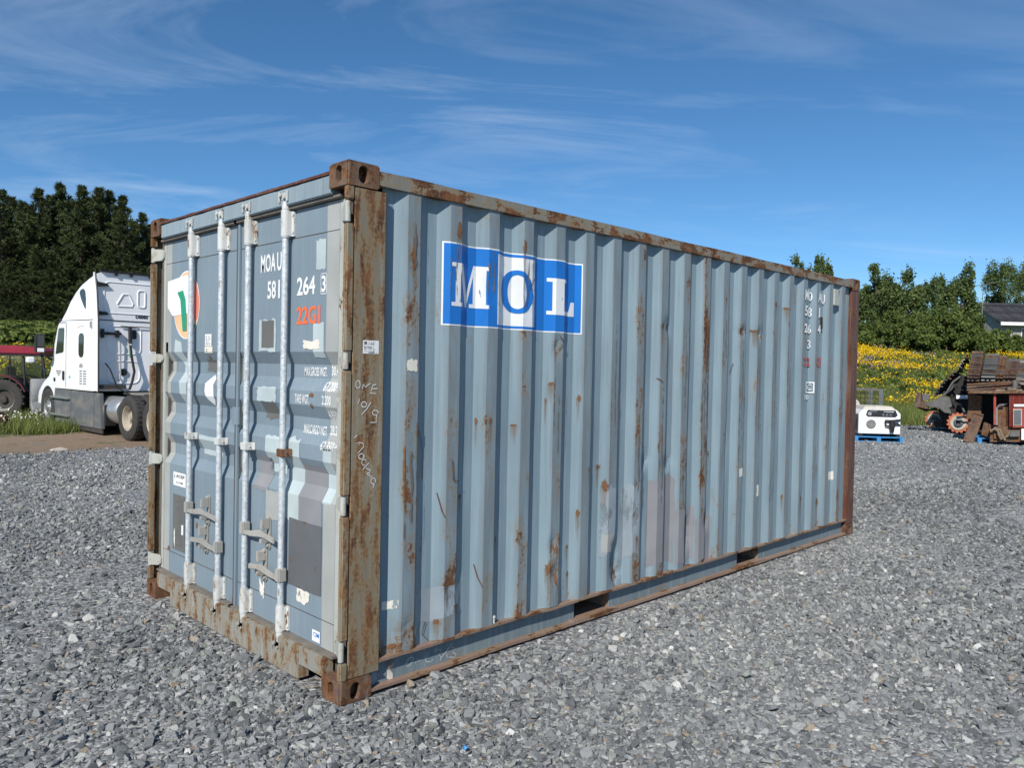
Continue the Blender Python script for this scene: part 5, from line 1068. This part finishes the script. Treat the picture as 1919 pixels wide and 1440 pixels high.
for k in range(24):
    x = 1892+k*2.3; b = MB(); b.tube([lc(en, x, 738, 19.07), lc(en, x, 764 if x > 1898 else 800, 19.07)], .006, 4); b.build('mesh_bar', M_mred, en)
for k in range(20):
    y = 740+k*3; b = MB(); b.tube([lc(en, 1892, y, 19.09), lc(en, 1945 if y < 764 else 1898, y, 19.09)], .006, 4); b.build('mesh_bar', M_mred, en)
eb('lettered_strip', 1900, 758, 1990, 762.5, 19.02, 19.04, M_comp, .001); eb('white_notice', 1914, 804, 1960, 825, 19.02, 19.05, M_comp, .002); eb('battery', 1892, 808, 1911, 819, 19.0, 19.09, M_steelg)
for pts in ([(1856, 808), (1866, 803), (1872, 812), (1880, 822), (1888, 818), (1893, 808)], [(1864, 806), (1874, 806), (1878, 816), (1884, 826)], [(1870, 812), (1876, 824), (1884, 820)]): b = MB(); b.tube([lc(en, x, y, 18.98) for x, y in pts], .028, 8); b.build('hose', M_wood, en, smooth=60)
for x, y, w in ((1866, 730, 18), (1888, 728, 16), (1904, 730, 12)): eb('rag', x, y, x+w, y+4, 19.1, 19.5, M_wood, .01)
quadbox('hanging_sheet', en, [(1817, 739), (1841, 742), (1838, 786), (1812, 786), (1813, 770)], 19.5, 19.55, M_rust2)
quadbox('inner_block', en, [(1844, 792), (1862, 798), (1860, 824), (1838, 815)], 19.3, 19.6, M_rust2)
pt = anchor('steel_plate', 1825, 832, 19.3, 'rusty steel plate leaning against the power unit with its foot on gravel', 'plate')
fr = [lc(pt, 1804.5, 826, 19.15), lc(pt, 1824, 833, 19.1), lc(pt, 1843, 780, 19.42), lc(pt, 1825, 774, 19.45)]; nv = (fr[1]-fr[0]).cross(fr[3]-fr[0]).normalized()*.04
b = MB(); b.add(fr+[p+(nv if nv.y > 0 else -nv) for p in fr], [(0, 1, 2, 3), (7, 6, 5, 4)]+[(i, (i+1) % 4, (i+1) % 4+4, i+4) for i in range(4)]); b.build('plate', M_rust3, pt, bevel=.008)
b = MB(); p = fr[2]; b.tube([fr[3]+Vector((0, -.01, .01)), fr[2]+Vector((0, -.01, .01))], .028, 8); b.build('rolled_edge', M_rust2, pt)
c = at2(1832, 833, 19.35); pallet((c.x, c.y, 0), SRZ+.1, 'blue wooden pallet carrying the rusty red power unit', 1.5, 1.2)

# ================================================================ house beyond the bank, with its aerial
hz0 = 3.2; H0 = at(1820, 567, 70); E0 = at(1872, 604, 65.6)
hs = empty('house', (E0.x, E0.y, 0), FRZ, 'low house with dark shingle roof and white fascia behind the bushes', 'house')
hu, hd_ = to_ud(E0.x, E0.y); u2, d2 = to_ud(H0.x, H0.y)
def hl(u, d, z): return Vector((u-hu, d-hd_, z))
g = G('dark_shingles'); v = g.obj(); bk = g.n('ShaderNodeTexBrick'); g.put(bk.inputs['Vector'], g.mapv(v, (1, 1, 1), rot=(R(62), 0, 0))); bk.inputs['Scale'].default_value = 1.6; bk.inputs['Color1'].default_value = (.028, .029, .033, 1); bk.inputs['Color2'].default_value = (.055, .056, .062, 1); bk.inputs['Mortar'].default_value = (.014, .014, .016, 1); bk.inputs['Mortar Size'].default_value = .03; bk.inputs['Row Height'].default_value = .22
M_shin = g.fin(bk.outputs[0], .9); M_fas = plain('white_fascia', (.78, .78, .76), .5); M_siding = plain('grey_siding', (.30, .29, .27), .8, var=.15)
Ln = 14; rz_, ez = H0.z, E0.z; dd2 = d2-hd_
b = MB(); a0, a1 = 0, Ln
b.add([hl(hu, hd_-.25, ez), hl(hu+Ln, hd_-.25, ez), hl(u2+Ln, d2, rz_), hl(u2, d2, rz_), hl(hu, hd_-.25, ez-.08), hl(hu+Ln, hd_-.25, ez-.08), hl(u2+Ln, d2, rz_-.08), hl(u2, d2, rz_-.08)], [(0, 1, 2, 3), (7, 6, 5, 4), (0, 3, 7, 4), (1, 5, 6, 2), (0, 4, 5, 1)])
rf = b.build('roof', M_shin, hs)
b = MB(); b.add([hl(u2, d2, rz_), hl(u2+Ln, d2, rz_), hl(hu+Ln, d2+dd2, ez), hl(hu, d2+dd2, ez), hl(u2, d2, rz_-.08), hl(u2+Ln, d2, rz_-.08), hl(hu+Ln, d2+dd2, ez-.08), hl(hu, d2+dd2, ez-.08)], [(0, 1, 2, 3), (7, 6, 5, 4), (0, 4, 7, 3), (1, 2, 6, 5)]); b.build('roof', M_shin, hs)
for k in range(1, 9):
    t_ = k/9; p, q = hl(hu+(u2-hu)*t_, hd_-.25+(d2-hd_+.25)*t_, ez+(rz_-ez)*t_), None; b = MB(); b.box(p.x+.02, p.x+Ln-.02, p.y-.10, p.y+.02, p.z-.02, p.z+.02); b.build('shingle_course', M_shin, rf)
b = MB(); b.box(0, Ln, -.29, -.252, ez-.26, ez+.01); b.build('fascia', M_fas, hs)
b = MB(); b.add([hl(hu+.35, hd_+.4, hz0), hl(hu+.35, d2+dd2-.4, hz0), hl(hu+.35, d2+dd2-.4, ez-.08), hl(u2+.35, d2, rz_-.12), hl(hu+.35, hd_+.4, ez-.05)], [(0, 1, 2, 3, 4)]); b.add([hl(hu+.35, hd_+.4, hz0), hl(hu+Ln-.35, hd_+.4, hz0), hl(hu+Ln-.35, hd_+.4, ez), hl(hu+.35, hd_+.4, ez)], [(0, 1, 2, 3)]); b.build('wall', M_siding, hs)
for x in (2.2, 6.0, 9.8): b = MB(); b.box(x, x+1.3, .35, .395, ez-1.5, ez-.5); w_ = b.build('window', M_win, hs); b = MB(); b.box(x-.06, x+1.36, .36, .385, ez-1.56, ez-.44); b.build('window_frame', M_fas, w_)
c = at(1840, 605, 64.6); uu_, dd_ = to_ud(c.x, c.y)
an = empty('tv_aerial', (c.x, c.y, height(uu_, dd_)), FRZ, 'tall thin television aerial on a mast beside the dark roof', 'aerial')
top = at(1838.5, 529, 64.6).z-an.location.z; M_mast = plain('galvanised_mast', (.30, .30, .30), .5, .5)
b = MB(); b.tube([(0, 0, 0), (0, 0, top)], .035, 6); b.build('mast', M_mast, an)
b = MB(); b.tube([(-.75, .1, top-.35), (1.0, -.1, top-.02)], .03, 6); bo_ = b.build('boom', M_mast, an)
for k in range(9): t_ = k/8; p = Vector((-.75+1.75*t_, .1-.2*t_, top-.35+.33*t_)); h_ = .75-.4*t_; b = MB(); b.tube([p+Vector((0, -h_, 0)), p+Vector((0, h_, .02))], .014, 4); b.build('element', M_mast, bo_)
# ================================================================ vegetation
def leafmat(name, a, b, trans=.35, rough=.6):
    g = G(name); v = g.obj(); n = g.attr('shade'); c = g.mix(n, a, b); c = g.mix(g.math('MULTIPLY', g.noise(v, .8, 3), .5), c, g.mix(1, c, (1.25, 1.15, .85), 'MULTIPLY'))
    g.fin(c, rough, spec=.25); tl = g.n('ShaderNodeBsdfTranslucent'); g.put(tl.inputs[0], c); mx = g.n('ShaderNodeMixShader'); mx.inputs[0].default_value = trans
    g.t.links.new(g.b.outputs[0], mx.inputs[1]); g.t.links.new(tl.outputs[0], mx.inputs[2]); g.t.links.new(mx.outputs[0], g.out.inputs[0]); return g.m
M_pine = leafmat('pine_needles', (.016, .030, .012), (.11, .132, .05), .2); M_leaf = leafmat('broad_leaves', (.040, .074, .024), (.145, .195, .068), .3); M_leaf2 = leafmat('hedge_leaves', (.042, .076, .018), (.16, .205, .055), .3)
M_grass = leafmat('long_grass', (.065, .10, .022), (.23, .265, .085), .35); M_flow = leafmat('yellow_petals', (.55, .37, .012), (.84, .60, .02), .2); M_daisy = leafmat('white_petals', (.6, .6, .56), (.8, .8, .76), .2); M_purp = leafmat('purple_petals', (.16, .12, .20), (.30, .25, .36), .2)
M_bark = plain('rough_bark', (.085, .065, .05), .9, var=.4, scale=8, bump=.5, bscale=18)
def np_mesh(name, V, F, shade=None, smooth=False):
    me = bpy.data.meshes.new(name); V = np.asarray(V, np.float32); F = np.asarray(F, np.int32); k = F.shape[1]
    me.vertices.add(len(V)); me.vertices.foreach_set('co', V.ravel()); me.loops.add(F.size); me.loops.foreach_set('vertex_index', F.ravel())
    me.polygons.add(len(F)); me.polygons.foreach_set('loop_start', np.arange(0, F.size, k, dtype=np.int32)); me.update(calc_edges=True)
    if shade is not None: me.attributes.new('shade', 'FLOAT', 'POINT').data.foreach_set('value', np.asarray(shade, np.float32))
    return me
def rand_rot(n, rng):
    q = rng.normal(size=(n, 4)); q /= np.linalg.norm(q, axis=1)[:, None]; w, x, y, z = q.T
    return np.stack([np.stack([1-2*(y*y+z*z), 2*(x*y-z*w), 2*(x*z+y*w)], 1), np.stack([2*(x*y+z*w), 1-2*(x*x+z*z), 2*(y*z-x*w)], 1), np.stack([2*(x*z-y*w), 2*(y*z+x*w), 1-2*(x*x+y*y)], 1)], 1)
def leaves(C, size, rng, aspect=.6, up=.0):             # one folded leaf (two triangles) per centre
    n = len(C); t = np.array([[0, 0, 0], [.5, aspect/2, .08], [1, 0, 0], [.5, -aspect/2, .08]])-np.array([.5, 0, 0])
    M = rand_rot(n, rng); s = size*rng.uniform(.7, 1.3, n); V = np.einsum('nij,kj->nki', M, t)*s[:, None, None]+C[:, None, :]
    F = (np.arange(n)*4)[:, None]+np.array([[0, 1, 2, 3]]); return V.reshape(-1, 3), F
def broad_crown(seed, nclump=150, per=75, leaf=.16, shape='tree'):
    rng = np.random.default_rng(seed); C = []; S = []
    lobes = [(lambda z: (rng.uniform(-.5, .5)*(1.15-.5*z), rng.uniform(-.5, .5)*(1.15-.5*z), z, rng.uniform(.10, .26)))(rng.uniform(.28, .90)) for _ in range(15)] if shape == 'tree' else [(rng.uniform(-.6, .6), rng.uniform(-.5, .5), rng.uniform(.18, .62), rng.uniform(.24, .40)) for _ in range(14)]
    for i in range(nclump):
        a, b, c, r = lobes[rng.integers(len(lobes))]; d = rng.normal(size=3); d /= np.linalg.norm(d); d[2] = abs(d[2])*.85 if rng.random() < .7 else d[2]
        p = np.array([a, b, c])+d*r*rng.uniform(.72, 1.06); rr = rng.uniform(.045, .10)
        q = p+rng.normal(size=(per, 3))*rr*np.array([1, 1, .75])*.62; C.append(q); S.append(np.clip(rng.normal(.5, .22)+rng.normal(0, .18, per), 0, 1))
    C = np.concatenate(C); S = np.concatenate(S); C[:, 2] = np.maximum(C[:, 2], .03); return C, S
def tree_obj(name, seed, h, w, label, group, cat, loc, shape='tree', mat=None, nclump=150, per=75, leaf=.17):
    rng = np.random.default_rng(seed); C, S = broad_crown(seed, nclump, per, leaf, shape); C = C*np.array([w/1.3, w/1.3, h]); V, F = leaves(C, leaf, rng)
    root = empty(name, loc, rng.uniform(0, 6.28), label, cat, group); me = np_mesh('crown', V, F, np.repeat(S, 4)); link('crown', me, mat or M_leaf, root)
    b = MB(); lean = rng.uniform(-.06, .06, 2)*h; top = Vector((lean[0], lean[1], h*.72))
    pts = [Vector((0, 0, -.3)), Vector((lean[0]*.2, lean[1]*.2, h*.2)), Vector((lean[0]*.6, lean[1]*.6, h*.45)), top]; b.tube(pts, [.028*h, .022*h, .014*h, .004*h], 8)
    for k in range(9):
        t = rng.uniform(.18, .62); p = pts[1].lerp(pts[3], t); a = rng.uniform(0, 6.28); q = p+Vector((math.cos(a)*w*.30, math.sin(a)*w*.30, h*rng.uniform(.08, .26))); b.tube([p, p.lerp(q, .5)+Vector((0, 0, h*.02)), q], [.010*h, .006*h, .002*h], 5)
    b.build('trunk', M_bark, root, smooth=60); return root
def pine_mesh(seed, h=9.0):
    rng = np.random.default_rng(seed); C, D, S, wood = [], [], [], MB(); ln = rng.uniform(-.02, .02, 2)
    wood.tube([(0, 0, -.4), (ln[0]*h*.5, ln[1]*h*.5, h*.5), (ln[0]*h, ln[1]*h, h*.985)], [.017*h, .010*h, .002*h], 7)
    z = .05*h
    while z < h*.99:
        f = z/h; L = h*(.25*(1-f)**.8+.008)*(.72 if f < .12 else 1); nb = int(rng.integers(5, 8)); a0 = rng.uniform(0, 6.28)
        for k in range(nb):
            a = a0+2*math.pi*k/nb+rng.normal(0, .22); l = L*rng.uniform(.4, 1.35)*(1 if f < .75 else .75); el = math.radians(rng.uniform(0, 16)+32*f**1.5); l *= 1+.5*mnoise.noise(Vector((math.cos(a)*1.3+seed*7, math.sin(a)*1.3, z*.55))); base = np.array([ln[0]*z, ln[1]*z, z+rng.normal(0, .05)]); dr = np.array([math.cos(a)*math.cos(el), math.sin(a)*math.cos(el), math.sin(el)])
            if l > .5: wood.tube([base, base+dr*l*.9], [.006*h*(1-f)+.008, .008], 4, caps=False)
            m = max(5, int(l/.062)); bs = np.clip(rng.normal(.5, .2), 0, 1)
            for i in range(m):
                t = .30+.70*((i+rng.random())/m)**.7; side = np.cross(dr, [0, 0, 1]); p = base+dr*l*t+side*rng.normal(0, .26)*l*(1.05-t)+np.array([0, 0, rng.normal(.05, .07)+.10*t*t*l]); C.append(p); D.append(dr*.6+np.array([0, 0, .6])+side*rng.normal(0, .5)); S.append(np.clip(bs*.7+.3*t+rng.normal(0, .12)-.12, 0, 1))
        z += rng.uniform(.30, .46)*(1-.35*f)
    C, D, S = np.array(C), np.array(D), np.array(S); n = len(C); q = 9
    D /= np.linalg.norm(D, axis=1)[:, None]; dirs = D[:, None, :]*.75+rng.normal(size=(n, q, 3))*.55; dirs /= np.linalg.norm(dirs, axis=2)[:, :, None]
    ln_ = rng.uniform(.15, .27, (n, q, 1)); sd = np.cross(dirs, rng.normal(size=(n, q, 3))); sd /= np.linalg.norm(sd, axis=2)[:, :, None]
    V = np.stack([C[:, None, :]+sd*.017, C[:, None, :]-sd*.017, C[:, None, :]+dirs*ln_+sd*.012, C[:, None, :]+dirs*ln_-sd*.012], 2).reshape(-1, 3)
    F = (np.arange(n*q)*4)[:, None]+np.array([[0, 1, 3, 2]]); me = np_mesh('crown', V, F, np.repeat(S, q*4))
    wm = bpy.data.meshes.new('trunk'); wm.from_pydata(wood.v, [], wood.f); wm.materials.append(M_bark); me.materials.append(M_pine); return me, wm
PINES = [pine_mesh(40+k) for k in range(4)]
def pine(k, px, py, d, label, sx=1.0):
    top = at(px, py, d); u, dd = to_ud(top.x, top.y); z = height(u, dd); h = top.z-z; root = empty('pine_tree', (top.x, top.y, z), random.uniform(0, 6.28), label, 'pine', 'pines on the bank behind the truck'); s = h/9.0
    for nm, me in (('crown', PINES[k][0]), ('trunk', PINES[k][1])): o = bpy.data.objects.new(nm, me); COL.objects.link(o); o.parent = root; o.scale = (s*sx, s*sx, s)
lead = 'tall dark pine in the close front row of the wood behind the truck'; mid = 'dark pine standing in the second row of the wood behind the truck'
rp = random.Random(3)
for i, (px, py, d) in enumerate(((-85, 372, 49), (-40, 360, 50), (4, 362, 48), (38, 378, 50), (69, 357, 49), (111, 343, 50), (151, 354, 48), (188, 352, 50), (209, 362, 51), (232, 369, 48), (264, 404, 50), (300, 412, 52), (345, 430, 52))): pine(i % 4, px, py, d, 'tallest pine of the wood, its pointed top above the white truck roof edge' if px == 111 else lead, 1.12)
for i, (px, py, d) in enumerate(((-60, 380, 54), (-15, 385, 55), (22, 372, 56), (55, 386, 54), (90, 372, 56), (130, 376, 55), (170, 374, 56), (200, 384, 54), (222, 392, 56), (250, 415, 55), (282, 425, 57))): pine((i+2) % 4, px, py, d, mid, 1.2)
for i, (px, py, d) in enumerate(((-30, 470, 46.5), (20, 500, 46), (62, 480, 46.4), (95, 505, 46), (128, 470, 46.5), (170, 490, 46.2), (205, 470, 46.3), (240, 480, 46.4), (272, 500, 46))): pine((i+1) % 4, px, py, d, 'short young pine filling the foot of the wood behind the truck', 1.4)
# broadleaf trees and bushes on the right
def broad(name, px, py, d, wpx, label, group, cat, seed, **k):
    top = at(px, py, d); u, dd = to_ud(top.x, top.y); z = height(u, dd)-.15; return tree_obj(name, seed, (top.z-z)*(1.07 if name != 'bush' else 1.0), wpx*d/FPX, label, group, cat, (top.x, top.y, z), **k)
gt = 'broadleaf trees behind the flower meadow'
for i, (px, py, d, w, lb) in enumerate(((1512, 497, 62, 80, 'round-topped broadleaf tree showing just above the container roof rail'), (1590, 560, 58, 60, 'low broadleaf tree partly behind the far end of the container'), (1652, 486, 57, 85, 'tallest broadleaf tree with a ragged crown beyond the flower meadow'), (1625, 545, 58, 70, 'leafy tree close beside the tallest broadleaf tree, on the container side'), (1700, 518, 56, 95, 'broad tree with a sloping crown between the tallest tree and the thin tree'), (1735, 540, 57, 60, 'smaller tree at the foot of the sloping broad crown'), (1775, 532, 61, 60, 'thin olive tree standing in front of the house end'), (1803, 513, 63, 62, 'upright tree beside the television aerial'), (1893, 510, 76, 95, 'large tree rising behind the dark house roof'), (1935, 495, 78, 100, 'tall tree behind the far end of the dark house roof'), (1862, 560, 78, 50, 'small round tree peeping over the house ridge'))): broad('broadleaf_tree', px, py, d, w, lb, gt, 'tree', 200+i, nclump=int(60+w*1.0), per=62, leaf=.19)
broad('spruce_sapling', 1545, 498, 60, 46, 'narrow pointed evergreen beside the round-topped tree over the container', gt, 'tree', 260, nclump=90, per=70, leaf=.18)
gb = 'bushes along the top of the flower meadow'
for i, (px, py, d, w, lb) in enumerate(((1612, 600, 53, 60, 'green bush beside the far corner of the container'), (1650, 590, 52, 75, 'dense bush below the tallest broadleaf tree'), (1700, 578, 52.5, 90, 'wide dense bush at the middle of the hedge'), (1745, 572, 52, 90, 'rounded bush in front of the thin olive tree'), (1790, 566, 52.5, 90, 'highest rounded bush of the hedge, in front of the house end'), (1832, 588, 52, 80, 'sloping bush running down below the house eave'), (1872, 618, 52, 50, 'low bush at the house end of the hedge'), (1925, 622, 54, 60, 'low bush under the house fascia'), (1720, 605, 51, 90, 'low skirt of leaves at the meadow side of the hedge'), (1775, 600, 51, 90, 'low bush between the meadow flowers and the highest rounded bush'))): broad('bush', px, py, d, w, lb, gb, 'bush', 300+i, shape='bush', mat=M_leaf2, nclump=int(80+w*1.0), per=75, leaf=.17)
# long grass and flowers
def scatter(name, kindlabel, n, ratio, drange, tpl, mat, dens=None, hscale=(.7, 1.3), seed=0):
    rng = np.random.default_rng(500+seed); k = 0; P = []
    d = np.sqrt(rng.uniform(drange[0]**2, drange[1]**2, n)); r = rng.uniform(ratio[0], ratio[1], n)
    V0, F0, S0 = tpl; out, sh = [], []
    for dd, rr_ in zip(d, r):
        u = rr_*dd
        if dens is not None and rng.random() > dens(u, dd): continue
        p = ground_pt(u, dd); P.append((p.x, p.y, p.z-.02))
    P = np.array(P); m = len(P); a = rng.uniform(0, 6.28, m); s = rng.uniform(*hscale, m); v = rng.integers(0, len(V0), m)
    ca, sa = np.cos(a), np.sin(a); V = V0[v]; X = (V[:, :, 0]*ca[:, None]-V[:, :, 1]*sa[:, None])*s[:, None]; Y = (V[:, :, 0]*sa[:, None]+V[:, :, 1]*ca[:, None])*s[:, None]; Z = V[:, :, 2]*s[:, None]
    W = np.stack([X, Y, Z], 2)+P[:, None, :]; nv = V.shape[1]; F = (np.arange(m)*nv)[:, None, None]+F0[None]
    shade = np.clip(S0[v]+rng.normal(0, .16, m)[:, None], 0, 1)
    o = link(name, np_mesh(name, W.reshape(-1, 3), F.reshape(-1, F0.shape[1]), shade.ravel()), mat); return tag(o, kindlabel, kind='stuff')
def grass_tpl(seed, nb=13, h=.42, sp=.16, var=6):
    rng = np.random.default_rng(seed); Vs, Ss = [], []
    for _ in range(var):
        V, S = [], []
        for b in range(nb):
            p = np.array([rng.normal(0, sp), rng.normal(0, sp), 0]); a = rng.uniform(0, 6.28); w = rng.uniform(.008, .016); tip = p+np.array([rng.normal(0, .10), rng.normal(0, .10), h*rng.uniform(.55, 1.15)]); sd = np.array([math.cos(a), math.sin(a), 0])*w
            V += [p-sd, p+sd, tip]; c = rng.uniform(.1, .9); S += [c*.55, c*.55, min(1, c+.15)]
        Vs.append(V); Ss.append(S)
    return np.array(Vs), np.arange(nb*3).reshape(-1, 3), np.array(Ss)
def flower_tpl(seed, nf=7, h=.5, r=.035, sp=.15, var=6):
    rng = np.random.default_rng(seed); Vs, Ss = [], []
    for _ in range(var):
        V, S = [], []
        for b in range(nf):
            p = np.array([rng.normal(0, sp), rng.normal(0, sp), h*rng.uniform(.7, 1.15)]); M = rand_rot(2, rng); c = rng.uniform(.2, 1)
            for m in M:
                q = np.array([[-1, -1, 0], [1, -1, 0], [1, 1, 0], [-1, 1, 0]])*r*rng.uniform(.7, 1.2); V += list(p+q @ m.T); S += [c]*4
        Vs.append(V); Ss.append(S)
    return np.array(Vs), np.arange(nf*8).reshape(-1, 4), np.array(Ss)
def fl(u, d, o=0): return .8*mnoise.noise(Vector((u*.13+o, d*.22+o, 1)))+.6*mnoise.noise(Vector((u*.42, d*.5+o, 4)))+.35*mnoise.noise(Vector((u*1.3, d*1.3+o, 8)))
def on_turf(u, d):
    k = d-edge(u)
    if u < 6: return 1 if k > 6.0+max(0, (u+11.2))*1.8+.9*mnoise.noise(Vector((u*.8, d*.8, 2))) else 0
    return 1 if k > .15+.3*mnoise.noise(Vector((u, d, 2))) else 0
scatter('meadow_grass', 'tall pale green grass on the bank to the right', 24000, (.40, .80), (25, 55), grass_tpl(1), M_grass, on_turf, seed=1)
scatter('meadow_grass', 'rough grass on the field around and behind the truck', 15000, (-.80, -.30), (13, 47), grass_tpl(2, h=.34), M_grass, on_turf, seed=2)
scatter('yellow_wildflowers', 'drifts of yellow wildflowers on the bank to the right', 18000, (.40, .80), (27.5, 54), flower_tpl(3, 6, .5, .0225), M_flow, lambda u, d: (.8 if fl(u, d) > .16 else (.25 if fl(u, d) > .05 else .035))*on_turf(u, d)*min(1, max(.05, (d-28.5)/5)), seed=3)
scatter('yellow_wildflowers', 'thin yellow wildflowers in the field behind the farm tractor', 3500, (-.80, -.45), (25, 36), flower_tpl(4, 4, .45, .028), M_flow, lambda u, d: .7 if fl(u, d, 7) > .2 else .05, seed=4)
scatter('white_daisies', 'small white daisies in the grass beside the truck bumper', 150, (-.68, -.60), (17, 22.5), flower_tpl(5, 2, .36, .016), M_daisy, lambda u, d: on_turf(u, d)*.7, seed=5)
scatter('purple_lupins', 'muted purple lupins among the yellow flowers', 350, (.40, .62), (40, 51), flower_tpl(6, 5, .5, .03), M_purp, lambda u, d: 1 if fl(u, d, 3) > .15 else .0, seed=6)
scatter('broad_weeds', 'leafy green weeds among the meadow flowers', 2600, (.40, .80), (33, 54), flower_tpl(7, 10, .34, .06, .2), M_leaf2, lambda u, d: 1 if fl(u, d) < .05 else .25, seed=7)
scatter('broad_weeds', 'leafy green weeds at the foot of the pine wood', 6000, (-.82, -.35), (38, 49), flower_tpl(8, 10, .6, .09, .25), M_leaf2, None, seed=8)

# ================================================================ small things on the ground
c = at(870, 1404, 3.3); r_ = ray(870, 1404); c = CAM+r_*((.03-CAM.z)/r_.z)
ps = empty('plastic_scrap', (c.x, c.y, .028), .4, 'tiny crumpled scrap of bright blue plastic lying on the gravel', 'litter')
rq = random.Random(9); b = MB(); V = [(.017*math.cos(q)*rq.uniform(.6, 1.2), .012*math.sin(q)*rq.uniform(.6, 1.2), rq.uniform(.0, .012)) for q in [i*.785 for i in range(8)]]+[(0, 0, .016)]
b.add(V, [(i, (i+1) % 8, 8) for i in range(8)]); b.build('sheet', plain('blue_plastic', (.03, .25, .60), .35), ps)
r_ = ray(113, 846); c = CAM+r_*((-.02-CAM.z)/r_.z); fs0 = empty('flat_stone', (c.x, c.y, -.05), .3, 'pale flat stone lying where the gravel meets the brown earth', 'stone')
sm = stone_mesh(3); o = link('stone', sm, plain('pale_stone', (.48, .43, .35), .85, var=.2, scale=9), fs0); o.scale = (.34, .30, .22); o.location = (0, 0, .04)
